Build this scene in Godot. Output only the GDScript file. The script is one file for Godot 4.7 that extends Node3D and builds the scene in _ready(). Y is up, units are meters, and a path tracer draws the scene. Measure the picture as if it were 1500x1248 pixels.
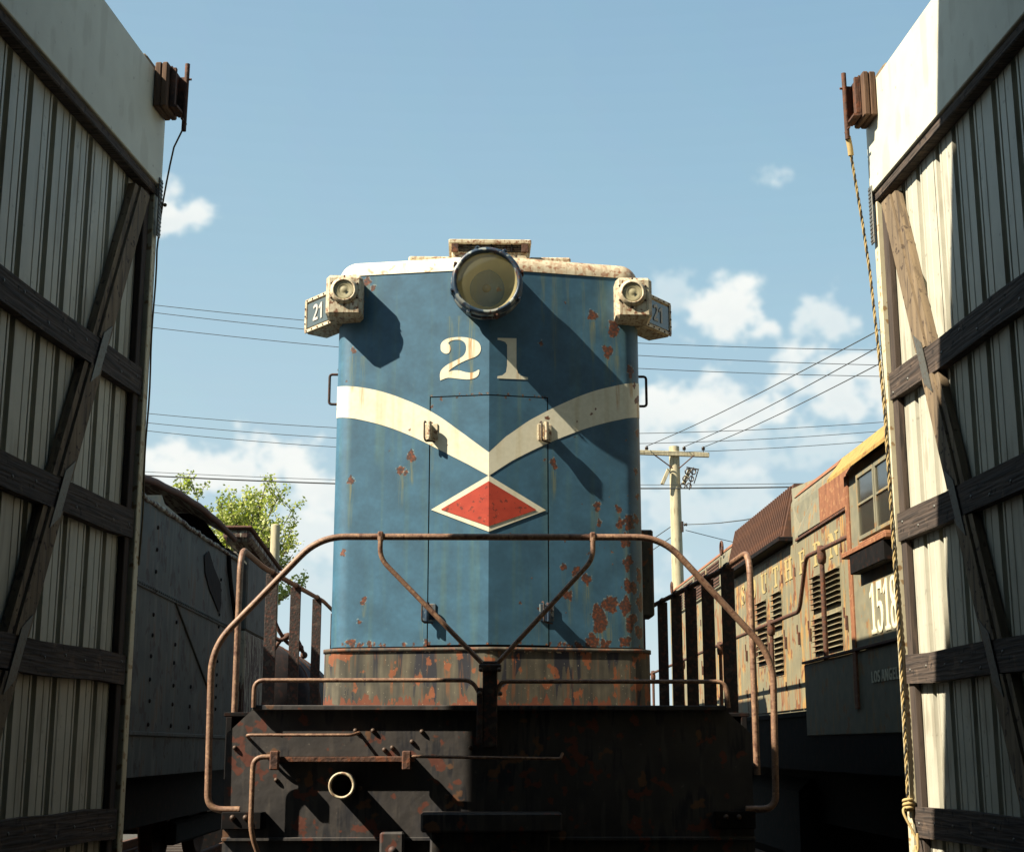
extends Node3D

# ---------------------------------------------------------------- shared state
var M := {}
var rng := RandomNumberGenerator.new()
const SUN_AZ := 69.0     # degrees from -z towards +x, the way the sunlight travels
const SUN_EL := 43.9


func _ready() -> void:
	rng.seed = 21
	make_camera_and_light()
	make_materials()
	make_ground()
	make_barn()
	make_doors()
	make_blue_locomotive()
	make_grey_locomotive()
	make_tender()
	make_boiler()
	make_poles_and_wires()
	make_trees()


# ---------------------------------------------------------------- camera, sky, sun
func make_camera_and_light() -> void:
	var cam := Camera3D.new()
	cam.name = "camera"
	cam.fov = 32.72
	cam.near = 0.05
	cam.far = 3000.0
	cam.position = Vector3(0, 1.6, 0)
	cam.rotation_degrees = Vector3(12.5, -1.6, 0)
	add_child(cam)
	var we := WorldEnvironment.new()
	we.name = "world_environment"
	var e := Environment.new()
	e.tonemap_mode = Environment.TONE_MAPPER_LINEAR
	e.tonemap_exposure = 2.65
	e.background_mode = Environment.BG_SKY
	e.background_energy_multiplier = 0.39
	var sky := Sky.new()
	var pano := PanoramaSkyMaterial.new()
	pano.panorama = sky_panorama()
	sky.sky_material = pano
	e.sky = sky
	e.sdfgi_enabled = true
	e.ssao_enabled = true
	e.ssil_enabled = true
	we.environment = e
	add_child(we)
	var sun := DirectionalLight3D.new()
	sun.name = "sun"
	sun.light_energy = 1.6
	sun.light_color = Color(1.0, 0.95, 0.86)
	sun.light_angular_distance = 0.5
	sun.shadow_enabled = true
	var a := deg_to_rad(SUN_AZ)
	var el := deg_to_rad(SUN_EL)
	var d := Vector3(sin(a) * cos(el), -sin(el), -cos(a) * cos(el))
	sun.look_at_from_position(Vector3(0, 30, 0), Vector3(0, 30, 0) + d, Vector3.UP)
	add_child(sun)


func sky_panorama() -> ImageTexture:
	var w := 576      # 512 columns round the horizon and 32 of overlap at each end
	var h := 256
	var base := Image.create(w, h, false, Image.FORMAT_RGB8)
	var a := deg_to_rad(SUN_AZ)
	var el0 := deg_to_rad(SUN_EL)
	var to_sun := -Vector3(sin(a) * cos(el0), -sin(el0), -cos(a) * cos(el0))
	var top := Color(0.335, 0.515, 0.690)
	var mid := Color(0.595, 0.745, 0.830)
	var low := Color(0.860, 0.915, 0.920)
	for j in h:
		var el := (0.5 - (j + 0.5) / h) * PI
		for i in w:
			var az := (i - 32 + 0.5) / 512.0 * TAU
			var dir := Vector3(sin(az) * cos(el), sin(el), -cos(az) * cos(el))
			var c := Color(0.33, 0.33, 0.31)
			if el > -0.02:
				var t := clampf(el / deg_to_rad(50.0), 0.0, 1.0)
				var k := pow(t, 0.82)
				if k < 0.45:
					c = low.lerp(mid, k / 0.45)
				else:
					c = mid.lerp(top, (k - 0.45) / 0.55)
				var g := clampf(dir.dot(to_sun) * 0.5 + 0.62, 0.0, 1.2)   # paler towards the sun
				c = c.lerp(Color(0.86, 0.92, 0.94), 0.42 * g * g)
			base.set_pixel(i, j, c)
	base.resize(4608, 2048, Image.INTERPOLATE_CUBIC)
	base = base.get_region(Rect2i(256, 0, 4096, 2048))
	var n := FastNoiseLite.new()
	n.noise_type = FastNoiseLite.TYPE_SIMPLEX_SMOOTH
	n.seed = 5
	n.frequency = 0.42
	n.fractal_octaves = 5
	n.fractal_gain = 0.55
	# centre azimuth, elevation, half width, half height (degrees), strength
	var clouds := [
		[-12.3, 20.1, 2.1, 1.0, 0.95], [-12.6, 20.8, 0.9, 0.9, 0.8], [12.4, 21.8, 0.9, 0.65, 0.6],
		[10.6, 16.6, 2.3, 1.9, 1.0], [8.2, 17.3, 1.7, 1.4, 0.5], [14.3, 16.2, 1.6, 1.6, 0.75], [15.0, 13.6, 4.2, 2.2, 0.9],
		[9.9, 13.2, 3.6, 1.7, 0.9], [7.6, 12.6, 3.2, 1.6, 0.85], [12.0, 11.4, 4.5, 1.3, 0.5],
		[-9.2, 10.4, 4.6, 1.9, 1.0], [-12.6, 9.6, 3.6, 1.5, 0.85], [-5.6, 9.8, 3.6, 1.4, 0.85], [-8.0, 8.0, 8.0, 1.8, 0.6], [8.5, 9.5, 5.0, 1.8, 0.55],
		[-3.0, 7.0, 14.0, 2.0, 0.4]]
	var r2 := RandomNumberGenerator.new()
	r2.seed = 9
	for k in 26:        # the same fair-weather clouds go on all the way round
		var az := r2.randf_range(24.0, 336.0)
		var el := r2.randf_range(7.0, 26.0)
		clouds.append([az - 360.0 if az > 180.0 else az, el, r2.randf_range(2.0, 6.0), r2.randf_range(1.0, 2.2), r2.randf_range(0.5, 0.95)])
	for cl in clouds:
		var x0 := int((cl[0] - cl[2] * 1.6) / 360.0 * 4096.0)
		var x1 := int((cl[0] + cl[2] * 1.6) / 360.0 * 4096.0)
		var y0 := int((90.0 - cl[1] - cl[3] * 1.7) / 180.0 * 2048.0)
		var y1 := int((90.0 - cl[1] + cl[3] * 1.7) / 180.0 * 2048.0)
		for y in range(maxi(y0, 0), mini(y1, 1020)):
			for x in range(x0, x1):
				var az: float = (x + 0.5) / 4096.0 * 360.0
				var el: float = 90.0 - (y + 0.5) / 2048.0 * 180.0
				var dx: float = (az - cl[0]) / cl[2]
				var dy: float = (el - cl[1]) / cl[3]
				if dy < 0.0:
					dy *= 1.25
				var f := n.get_noise_2d(az * 1.0, el * 1.35)
				var s: float = 1.0 - (dx * dx + dy * dy) + f * 1.2
				var den: float = smoothstep(0.05, 1.0, s) * cl[4]
				if den > 0.003:
					var body := smoothstep(0.5, 1.3, s)
					var low_side := clampf(0.5 - dy * 0.6, 0.0, 1.0)
					var white := Color(0.97, 0.98, 0.965).lerp(Color(0.87, 0.905, 0.91), body * low_side * 0.7)
					var xx := posmod(x, 4096)
					base.set_pixel(xx, y, base.get_pixel(xx, y).lerp(white, den))
	return ImageTexture.create_from_image(base)


# ---------------------------------------------------------------- textures and materials
func nz(sd: int, freq: float, w: int, h: int, sx := 1.0, sy := 1.0, oct := 4) -> PackedByteArray:
	var f := FastNoiseLite.new()
	f.noise_type = FastNoiseLite.TYPE_SIMPLEX_SMOOTH
	f.seed = sd
	f.frequency = freq
	f.fractal_octaves = oct
	var im := f.get_seamless_image(int(w / sx), int(h / sy))
	im.convert(Image.FORMAT_L8)
	if sx != 1.0 or sy != 1.0:
		im.resize(w, h, Image.INTERPOLATE_CUBIC)
	return im.get_data()


func grey_tex(data: PackedByteArray, w: int, h: int) -> ImageTexture:
	return ImageTexture.create_from_image(Image.create_from_data(w, h, false, Image.FORMAT_L8, data))


# noise that is high only where both are high, so that patches gather in places
func both(a: PackedByteArray, b: PackedByteArray) -> PackedByteArray:
	var o := PackedByteArray()
	o.resize(a.size())
	for i in a.size():
		o[i] = mini(255, a[i] * b[i] / 150)
	return o


# base colour between two tones by one noise, then layers [noise, lo, hi, colour, strength]
func paint(w: int, h: int, c0: Color, c1: Color, n0: PackedByteArray, layers: Array) -> ImageTexture:
	var out := PackedByteArray()
	out.resize(w * h * 3)
	for i in w * h:
		var t := n0[i] / 255.0
		var r := lerpf(c0.r, c1.r, t)
		var g := lerpf(c0.g, c1.g, t)
		var b := lerpf(c0.b, c1.b, t)
		for l in layers:
			var k: float = (l[0][i] / 255.0 - l[1]) / (l[2] - l[1])
			if k > 0.0:
				k = minf(k, 1.0) * l[4]
				var c: Color = l[3]
				r += (c.r - r) * k
				g += (c.g - g) * k
				b += (c.b - b) * k
		out[i * 3] = int(clampf(r, 0, 1) * 255.0)
		out[i * 3 + 1] = int(clampf(g, 0, 1) * 255.0)
		out[i * 3 + 2] = int(clampf(b, 0, 1) * 255.0)
	return ImageTexture.create_from_image(Image.create_from_data(w, h, false, Image.FORMAT_RGB8, out))


func tri(tex: Texture2D, tile: float, rough := 0.8, metal := 0.0, bump: Texture2D = null, depth := 0.2) -> StandardMaterial3D:
	var m := StandardMaterial3D.new()
	m.albedo_texture = tex
	m.uv1_triplanar = true
	m.uv1_world_triplanar = true
	m.uv1_scale = Vector3.ONE / tile
	m.roughness = rough
	m.metallic = metal
	if bump:
		m.heightmap_enabled = true
		m.heightmap_texture = bump
		m.heightmap_scale = depth
	return m


func flat(c: Color, rough := 0.8, metal := 0.0) -> StandardMaterial3D:
	var m := StandardMaterial3D.new()
	m.albedo_color = c
	m.roughness = rough
	m.metallic = metal
	return m


func make_materials() -> void:
	var S := 512
	var fine := nz(1, 0.06, S, S)
	var mid := nz(2, 0.02, S, S)
	var big := nz(3, 0.008, S, S)
	var big2 := nz(4, 0.011, S, S)
	var drip := nz(5, 0.03, S, S, 1.0, 14.0)
	var drip2 := nz(6, 0.05, S, S, 1.0, 9.0)
	var spot := nz(7, 0.035, S, S)
	var grain_h := nz(8, 0.05, S, S, 14.0, 1.0)
	var grain_h2 := nz(9, 0.11, S, S, 20.0, 1.0, 3)
	var rusty := both(spot, big2)
	var chips := both(mid, big)
	var runs := both(drip, big2)
	var runs2 := both(drip2, big)
	var fine_t := grey_tex(fine, S, S)
	var mid_t := grey_tex(mid, S, S)
	var grain_t := grey_tex(grain_h2, S, S)
	var drip_t := grey_tex(drip, S, S)

	M.rust = tri(paint(S, S, Color(0.235, 0.155, 0.12), Color(0.36, 0.235, 0.165), fine, [[rusty, 0.55, 0.75, Color(0.44, 0.24, 0.13), 0.7], [chips, 0.62, 0.82, Color(0.19, 0.125, 0.11), 0.7]]), 0.9, 0.85, 0.0, fine_t, 0.25)
	M.rail_pipe = tri(paint(S, S, Color(0.40, 0.30, 0.24), Color(0.54, 0.42, 0.33), fine, [[chips, 0.56, 0.72, Color(0.30, 0.18, 0.13), 0.8], [rusty, 0.62, 0.76, Color(0.64, 0.51, 0.39), 0.7]]), 0.55, 0.55, 0.0, fine_t, 0.08)
	M.plinth = tri(paint(S, S, Color(0.19, 0.185, 0.165), Color(0.37, 0.345, 0.285), drip, [[runs, 0.52, 0.70, Color(0.09, 0.10, 0.145), 0.9], [drip2, 0.66, 0.82, Color(0.42, 0.27, 0.15), 0.7], [rusty, 0.64, 0.72, Color(0.50, 0.27, 0.145), 0.8], [chips, 0.76, 0.84, Color(0.36, 0.19, 0.12), 0.8], [fine, 0.84, 0.90, Color(0.72, 0.69, 0.60), 0.6]]), 1.1, 0.75, 0.0, mid_t, 0.3)
	M.pilot = tri(paint(S, S, Color(0.135, 0.13, 0.135), Color(0.27, 0.25, 0.235), big, [[runs2, 0.50, 0.72, Color(0.065, 0.075, 0.11), 0.85], [drip2, 0.62, 0.78, Color(0.31, 0.285, 0.26), 0.5], [rusty, 0.72, 0.80, Color(0.37, 0.18, 0.12), 0.85], [chips, 0.82, 0.90, Color(0.42, 0.28, 0.17), 0.8], [fine, 0.86, 0.92, Color(0.45, 0.42, 0.38), 0.5]]), 1.7, 0.7, 0.0, mid_t, 0.25)
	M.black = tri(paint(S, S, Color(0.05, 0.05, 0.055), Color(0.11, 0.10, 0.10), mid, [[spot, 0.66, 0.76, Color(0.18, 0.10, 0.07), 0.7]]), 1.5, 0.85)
	M.dark_post = tri(paint(S, S, Color(0.14, 0.12, 0.115), Color(0.23, 0.18, 0.16), fine, [[spot, 0.55, 0.7, Color(0.36, 0.20, 0.15), 0.7], [mid, 0.62, 0.76, Color(0.31, 0.28, 0.25), 0.6]]), 0.8, 0.85, 0.0, fine_t, 0.2)
	M.cream = tri(paint(S, S, Color(0.80, 0.77, 0.68), Color(0.90, 0.88, 0.80), drip, [[mid, 0.62, 0.85, Color(0.70, 0.64, 0.50), 0.5], [spot, 0.70, 0.76, Color(0.52, 0.33, 0.2), 0.8]]), 1.6, 0.55, 0.0, fine_t, 0.04)
	M.cream_rusty = tri(paint(S, S, Color(0.66, 0.62, 0.52), Color(0.78, 0.74, 0.64), drip, [[drip2, 0.60, 0.75, Color(0.56, 0.47, 0.36), 0.6], [spot, 0.60, 0.66, Color(0.46, 0.26, 0.15), 0.85], [mid, 0.62, 0.72, Color(0.60, 0.45, 0.32), 0.5]]), 1.1, 0.65, 0.0, fine_t, 0.08)
	M.lamp_box = tri(paint(S, S, Color(0.68, 0.64, 0.53), Color(0.80, 0.76, 0.66), mid, [[drip2, 0.55, 0.75, Color(0.52, 0.42, 0.32), 0.6], [spot, 0.64, 0.70, Color(0.42, 0.25, 0.16), 0.8]]), 0.7, 0.6, 0.0, fine_t, 0.06)
	M.rim_blue = tri(paint(S, S, Color(0.11, 0.17, 0.24), Color(0.20, 0.29, 0.36), mid, [[chips, 0.50, 0.58, Color(0.70, 0.71, 0.66), 0.85], [rusty, 0.74, 0.82, Color(0.30, 0.17, 0.12), 0.9]]), 0.9, 0.4)
	M.grey_loco = tri(paint(S, S, Color(0.42, 0.405, 0.33), Color(0.52, 0.49, 0.385), big, [[runs, 0.50, 0.80, Color(0.66, 0.46, 0.21), 0.75], [runs2, 0.52, 0.82, Color(0.45, 0.26, 0.14), 0.75], [rusty, 0.70, 0.84, Color(0.38, 0.20, 0.12), 0.7], [drip, 0.64, 0.9, Color(0.60, 0.55, 0.40), 0.5]]), 2.9, 0.7, 0.0, fine_t, 0.05)
	M.grey_plain = tri(paint(S, S, Color(0.41, 0.405, 0.345), Color(0.50, 0.48, 0.395), mid, [[rusty, 0.70, 0.84, Color(0.52, 0.35, 0.20), 0.7], [runs, 0.60, 0.85, Color(0.58, 0.47, 0.30), 0.6]]), 1.9, 0.65, 0.0, fine_t, 0.05)
	M.brown = tri(paint(S, S, Color(0.45, 0.29, 0.19), Color(0.56, 0.37, 0.25), mid, [[drip2, 0.55, 0.75, Color(0.40, 0.24, 0.16), 0.7], [spot, 0.66, 0.74, Color(0.62, 0.47, 0.32), 0.6]]), 1.6, 0.8, 0.0, fine_t, 0.08)
	M.dark_brown = tri(paint(S, S, Color(0.25, 0.165, 0.125), Color(0.36, 0.24, 0.18), drip, [[mid, 0.6, 0.75, Color(0.42, 0.27, 0.18), 0.6]]), 1.4, 0.85)
	M.yellow_roof = tri(paint(S, S, Color(0.56, 0.455, 0.23), Color(0.66, 0.54, 0.30), mid, [[rusty, 0.68, 0.8, Color(0.46, 0.31, 0.16), 0.6]]), 1.4, 0.75)
	M.tender = tri(paint(S, S, Color(0.205, 0.23, 0.23), Color(0.30, 0.325, 0.31), big, [[drip, 0.52, 0.74, Color(0.38, 0.385, 0.355), 0.5], [runs, 0.60, 0.80, Color(0.17, 0.185, 0.195), 0.6], [runs2, 0.62, 0.84, Color(0.30, 0.215, 0.16), 0.55], [rusty, 0.70, 0.78, Color(0.17, 0.14, 0.125), 0.7], [fine, 0.82, 0.9, Color(0.16, 0.15, 0.15), 0.5]]), 2.7, 0.8, 0.0, mid_t, 0.15)
	M.peel = tri(paint(S, S, Color(0.17, 0.11, 0.09), Color(0.30, 0.18, 0.135), fine, [[drip2, 0.53, 0.57, Color(0.58, 0.58, 0.52), 0.95], [spot, 0.66, 0.70, Color(0.46, 0.46, 0.41), 0.9]]), 2.1, 0.85, 0.0, fine_t, 0.4)
	M.timber = tri(paint(S, S, Color(0.19, 0.16, 0.145), Color(0.315, 0.265, 0.23), grain_h, [[grain_h2, 0.55, 0.75, Color(0.14, 0.12, 0.11), 0.8], [chips, 0.62, 0.85, Color(0.37, 0.31, 0.26), 0.6], [spot, 0.76, 0.80, Color(0.10, 0.08, 0.075), 0.9]]), 1.1, 0.9, 0.0, grain_t, 0.5)
	M.timber_v = tri(paint(S, S, Color(0.36, 0.31, 0.25), Color(0.53, 0.46, 0.36), drip, [[drip2, 0.58, 0.76, Color(0.26, 0.22, 0.185), 0.7], [spot, 0.74, 0.79, Color(0.20, 0.155, 0.13), 0.9]]), 1.1, 0.9, 0.0, drip_t, 0.5)
	M.timber_new = tri(paint(S, S, Color(0.30, 0.215, 0.155), Color(0.41, 0.305, 0.215), drip, [[drip2, 0.6, 0.76, Color(0.24, 0.165, 0.12), 0.7]]), 0.6, 0.85, 0.0, drip_t, 0.3)
	M.timber_upright = tri(paint(S, S, Color(0.19, 0.16, 0.145), Color(0.315, 0.265, 0.23), drip, [[drip2, 0.58, 0.76, Color(0.14, 0.12, 0.11), 0.7]]), 1.1, 0.9, 0.0, drip_t, 0.4)
	M.maroon = tri(paint(S, S, Color(0.075, 0.055, 0.06), Color(0.14, 0.10, 0.10), mid, [[rusty, 0.55, 0.70, Color(0.24, 0.135, 0.105), 0.8]]), 1.4, 0.95)  # dark iron, darkened further in place of the tender's shadow on the boiler
	M.sheet = tri(paint(S, S, Color(0.645, 0.64, 0.585), Color(0.715, 0.705, 0.645), mid, [[drip, 0.60, 0.80, Color(0.56, 0.55, 0.495), 0.5], [runs2, 0.66, 0.9, Color(0.49, 0.46, 0.40), 0.4], [fine, 0.80, 0.88, Color(0.42, 0.40, 0.36), 0.5]]), 2.3, 0.5, 0.0, fine_t, 0.03)
	M.fascia = tri(paint(S, S, Color(0.745, 0.735, 0.665), Color(0.79, 0.785, 0.715), mid, [[fine, 0.84, 0.90, Color(0.45, 0.42, 0.36), 0.6], [runs, 0.60, 0.85, Color(0.68, 0.66, 0.58), 0.5]]), 2.1, 0.55)
	M.trim = tri(paint(S, S, Color(0.72, 0.69, 0.58), Color(0.80, 0.77, 0.66), mid, [[spot, 0.68, 0.75, Color(0.52, 0.38, 0.22), 0.7]]), 1.3, 0.55)
	M.galv = tri(paint(S, S, Color(0.34, 0.35, 0.34), Color(0.44, 0.44, 0.42), fine, [[spot, 0.66, 0.76, Color(0.34, 0.26, 0.2), 0.6]]), 0.5, 0.5, 0.4)
	M.pole_wood = tri(paint(S, S, Color(0.60, 0.565, 0.46), Color(0.72, 0.685, 0.57), drip, [[drip2, 0.62, 0.8, Color(0.45, 0.40, 0.31), 0.7]]), 1.4, 0.9)
	M.ground = tri(paint(S, S, Color(0.17, 0.16, 0.15), Color(0.33, 0.31, 0.28), fine, [[mid, 0.6, 0.8, Color(0.16, 0.15, 0.13), 0.6], [spot, 0.68, 0.76, Color(0.30, 0.33, 0.18), 0.6]]), 2.0, 0.95)
	M.barn = tri(paint(S, S, Color(0.50, 0.50, 0.46), Color(0.58, 0.575, 0.53), drip, [[spot, 0.72, 0.8, Color(0.4, 0.36, 0.3), 0.5]]), 2.2, 0.6)
	M.tie_wood = tri(paint(S, S, Color(0.17, 0.14, 0.12), Color(0.24, 0.20, 0.17), drip, [[spot, 0.7, 0.8, Color(0.12, 0.10, 0.09), 0.6]]), 1.8, 0.9)
	M.bark = tri(paint(S, S, Color(0.26, 0.23, 0.19), Color(0.36, 0.32, 0.27), drip, []), 0.8, 0.95)

	M.black.metallic_specular = 0.25
	M.void = flat(Color(0.05, 0.05, 0.05), 0.95)  # near-black standing in for the unlit depth of openings
	M.bolt = flat(Color(0.30, 0.24, 0.20), 0.6, 0.3)
	M.white_letter = flat(Color(0.83, 0.80, 0.69), 0.75)
	M.old_letter = flat(Color(0.62, 0.555, 0.37), 0.8)
	M.chalk = flat(Color(0.66, 0.66, 0.64), 0.9)
	M.board_face = flat(Color(0.25, 0.30, 0.31), 0.06)
	M.board_face.clearcoat_enabled = true
	M.wire = flat(Color(0.20, 0.21, 0.21), 0.7)
	M.insulator = flat(Color(0.22, 0.18, 0.15), 0.35)
	M.rope_yellow = flat(Color(0.64, 0.56, 0.38), 0.9)
	M.rope_black = flat(Color(0.14, 0.13, 0.11), 0.85)
	M.cord = flat(Color(0.33, 0.28, 0.17), 0.85)
	M.red = tri(paint(S, S, Color(0.62, 0.20, 0.13), Color(0.72, 0.26, 0.17), mid, [[spot, 0.72, 0.76, Color(0.38, 0.16, 0.12), 0.9], [fine, 0.84, 0.88, Color(0.78, 0.60, 0.48), 0.7]]), 0.9, 0.6)
	M.reflector = flat(Color(0.80, 0.75, 0.56), 0.33, 0.5)
	M.lens = flat(Color(0.62, 0.59, 0.46), 0.25)
	M.lens.clearcoat_enabled = true
	M.bulb = flat(Color(0.35, 0.34, 0.30), 0.15, 0.3)
	var gl := StandardMaterial3D.new()
	gl.transparency = BaseMaterial3D.TRANSPARENCY_ALPHA
	gl.albedo_color = Color(0.80, 0.78, 0.62, 0.09)
	gl.roughness = 0.05
	M.glass = gl
	var wg := StandardMaterial3D.new()
	wg.transparency = BaseMaterial3D.TRANSPARENCY_ALPHA
	wg.albedo_color = Color(0.22, 0.22, 0.19, 0.40)
	wg.roughness = 0.08
	M.window_glass = wg
	M.leaves = []
	for c in [Color(0.54, 0.56, 0.29), Color(0.62, 0.63, 0.38), Color(0.46, 0.49, 0.24)]:
		var lm := flat(c, 0.6)
		lm.backlight_enabled = true
		lm.backlight = Color(0.55, 0.62, 0.20)
		lm.cull_mode = BaseMaterial3D.CULL_DISABLED
		M.leaves.append(lm)
	make_nose_paint()


# The nose is painted sheet steel: blue and cream coats with the same chips, rust and drips on both.
func make_nose_paint() -> void:
	var w := 768
	var h := 912
	var ppm := w / 2.1      # pixels per metre, s from -1.05 to 1.05, y from 2.15 up
	var n1 := nz(31, 0.012, w, h)
	var n2 := nz(32, 0.07, w, h)
	var dr := nz(33, 0.03, w, h, 1.0, 24.0)
	var blue := PackedByteArray()
	var cream := PackedByteArray()
	blue.resize(w * h * 3)
	cream.resize(w * h * 3)
	for i in w * h:
		var a := n1[i] / 255.0 - 0.5
		var b := n2[i] / 255.0 - 0.5
		var d := clampf((dr[i] / 255.0 - 0.55) * 2.2, 0.0, 1.0)
		var v := 1.0 + a * 0.22 + b * 0.09
		var s := clampf(b * 3.0 - 1.05, 0.0, 1.0) * 0.5      # small pale scuffs
		blue[i * 3] = int(clampf(lerpf((0.220 * v + d * 0.05), 0.55, s), 0, 1) * 255.0)
		blue[i * 3 + 1] = int(clampf(lerpf((0.368 * v + d * 0.03), 0.56, s), 0, 1) * 255.0)
		blue[i * 3 + 2] = int(clampf(lerpf((0.455 * v - d * 0.025), 0.52, s), 0, 1) * 255.0)
		cream[i * 3] = int(clampf(0.855 + a * 0.05 + b * 0.05 - d * 0.05, 0, 1) * 255.0)
		cream[i * 3 + 1] = int(clampf(0.838 + a * 0.05 + b * 0.05 - d * 0.07, 0, 1) * 255.0)
		cream[i * 3 + 2] = int(clampf(0.745 + a * 0.05 + b * 0.06 - d * 0.10, 0, 1) * 255.0)
	var patches := [
		[-0.864, 4.009, 0.025], [-0.478, 3.329, 0.033], [-0.54, 3.234, 0.03], [-0.515, 3.225, 0.018], [-0.857, 3.183, 0.029], [-0.759, 2.45, 0.03], [-0.781, 2.325, 0.021], [-0.896, 2.743, 0.022], [-0.779, 4.447, 0.037], [-0.74, 4.40, 0.02], [0.654, 4.239, 0.041], [0.803, 4.155, 0.049],
		[0.748, 3.998, 0.037], [0.899, 3.879, 0.037], [0.326, 4.031, 0.019], [0.399, 3.276, 0.033], [0.669, 3.026, 0.03], [0.802, 3.013, 0.027], [0.681, 2.93, 0.022], [0.817, 2.922, 0.033], [0.869, 2.932, 0.041], [0.854, 2.831, 0.05], [0.454, 2.656, 0.026], [0.529, 2.625, 0.043], [0.6, 2.577, 0.034],
		[0.482, 2.485, 0.034], [0.737, 2.434, 0.058], [0.672, 2.327, 0.072], [0.838, 2.419, 0.053], [0.874, 2.534, 0.053], [0.856, 2.686, 0.041], [0.875, 2.33, 0.055], [0.637, 2.21, 0.046], [0.712, 2.191, 0.041], [0.545, 2.188, 0.03], [0.839, 2.217, 0.037], [0.931, 3.254, 0.025], [0.925, 2.959, 0.033],
		[0.945, 3.10, 0.022], [0.95, 2.62, 0.04], [0.955, 2.45, 0.05], [0.94, 2.28, 0.045], [0.96, 3.50, 0.03], [0.965, 3.72, 0.035], [0.93, 3.80, 0.02], [-0.833, 2.205, 0.033], [-0.367, 2.201, 0.025], [-0.716, 2.192, 0.021], [0.06, 4.36, 0.02], [0.345, 3.30, 0.012], [-0.36, 3.52, 0.018], [-0.355, 3.63, 0.014], [0.36, 3.56, 0.016],
		[-0.30, 3.675, 0.014], [-0.2, 3.68, 0.010], [0.1, 3.68, 0.011], [0.25, 3.67, 0.010], [0.30, 2.40, 0.012], [0.19, 2.43, 0.013], [-0.62, 3.36, 0.008], [0.55, 3.55, 0.007]]
	for k in 40:      # rust creeping along the door gap and the bottom seam
		patches.append([rng.randf_range(-0.37, 0.37), 3.69 + rng.randf_range(-0.006, 0.012), rng.randf_range(0.004, 0.010)])
		patches.append([rng.randf_range(-0.9, 0.95), 2.188 + rng.randf_range(0.0, 0.01), rng.randf_range(0.005, 0.016)])
		patches.append([-0.366 if k % 2 == 0 else 0.366, rng.randf_range(2.2, 3.69), rng.randf_range(0.002, 0.006)])
	for k in 46:     # small chips, more of them low on the rusty right half
		var right := rng.randf() < 0.75
		var py := rng.randf_range(2.2, 3.1) if right and rng.randf() < 0.7 else rng.randf_range(2.2, 4.4)
		patches.append([rng.randf_range(0.45, 0.96) if right else rng.randf_range(-0.93, 0.3), py, rng.randf_range(0.003, 0.010)])
	# stains running down from rivets, the headlight and the roof seam
	var runs := [[-0.864, 3.973, 3.72, 0.03, 0.4], [-0.798, 3.971, 3.60, 0.02, 0.4], [-0.242, 4.20, 3.776, 0.02, 0.5], [-0.191, 4.20, 3.80, 0.012, 0.6], [-0.114, 4.19, 3.643, 0.022, 0.75], [0.337, 4.521, 4.10, 0.018, 0.55], [0.411, 4.5, 3.75, 0.022, 0.5], [0.499, 4.506, 4.186, 0.016, 0.4], [0.654, 4.195, 3.90, 0.02, 0.6], [0.711, 4.511, 4.05, 0.03, 0.4],
		[0.769, 3.981, 3.763, 0.02, 0.4], [0.813, 3.984, 3.60, 0.02, 0.4], [0.185, 4.0, 3.5, 0.02, 0.3], [0.60, 4.45, 3.95, 0.012, 0.4], [-0.478, 3.316, 3.15, 0.02, 0.5], [-0.54, 3.213, 2.98, 0.022, 0.5], [-0.856, 3.167, 2.85, 0.02, 0.5], [0.399, 3.234, 3.0, 0.02, 0.35], [0.6, 2.557, 2.25, 0.03, 0.4], [0.495, 2.534, 2.28, 0.02, 0.4], [0.70, 2.3, 2.16, 0.06, 0.5], [-0.35, 3.40, 3.2, 0.015, 0.4], [0.35, 3.40, 3.15, 0.02, 0.3], [0.65, 3.0, 2.75, 0.02, 0.3], [0.3, 2.36, 2.17, 0.02, 0.4], [-0.40, 2.33, 2.19, 0.02, 0.35]]
	for p in patches:
		if p[2] > 0.022 and p[1] > 2.3:
			runs.append([p[0] + 0.004, p[1] - p[2] * 0.3, p[1] - p[2] * rng.randf_range(3.0, 6.5), p[2] * 0.55, 0.55])
	var nn := FastNoiseLite.new()
	nn.seed = 77
	nn.frequency = 1.0
	nn.fractal_octaves = 3
	for r in runs:
		for y in range(int((r[2] - 2.15) * ppm), int((r[1] - 2.15) * ppm)):
			var row := h - 1 - y
			if row < 0 or row >= h:
				continue
			var yy: float = 2.15 + y / ppm
			var along: float = (yy - r[2]) / (r[1] - r[2])
			for x in range(int((r[0] + 1.05 - r[3] * 1.5) * ppm), int((r[0] + 1.05 + r[3] * 1.5) * ppm)):
				if x < 0 or x >= w:
					continue
				var sx: float = x / ppm - 1.05
				var g := nn.get_noise_2d(sx * 90.0, yy * 4.0) * 0.5 + 0.5
				var k: float = clampf(1.3 - absf(sx - r[0]) / (r[3] * (0.5 + 0.6 * along)), 0.0, 1.0) * r[4] * smoothstep(0.30, 0.62, g) * smoothstep(0.0, 0.25, along)
				var i := (row * w + x) * 3
				tint(blue, i, Color(0.50, 0.47, 0.33), k * 0.75)
				tint(cream, i, Color(0.64, 0.42, 0.20), k)
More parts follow.
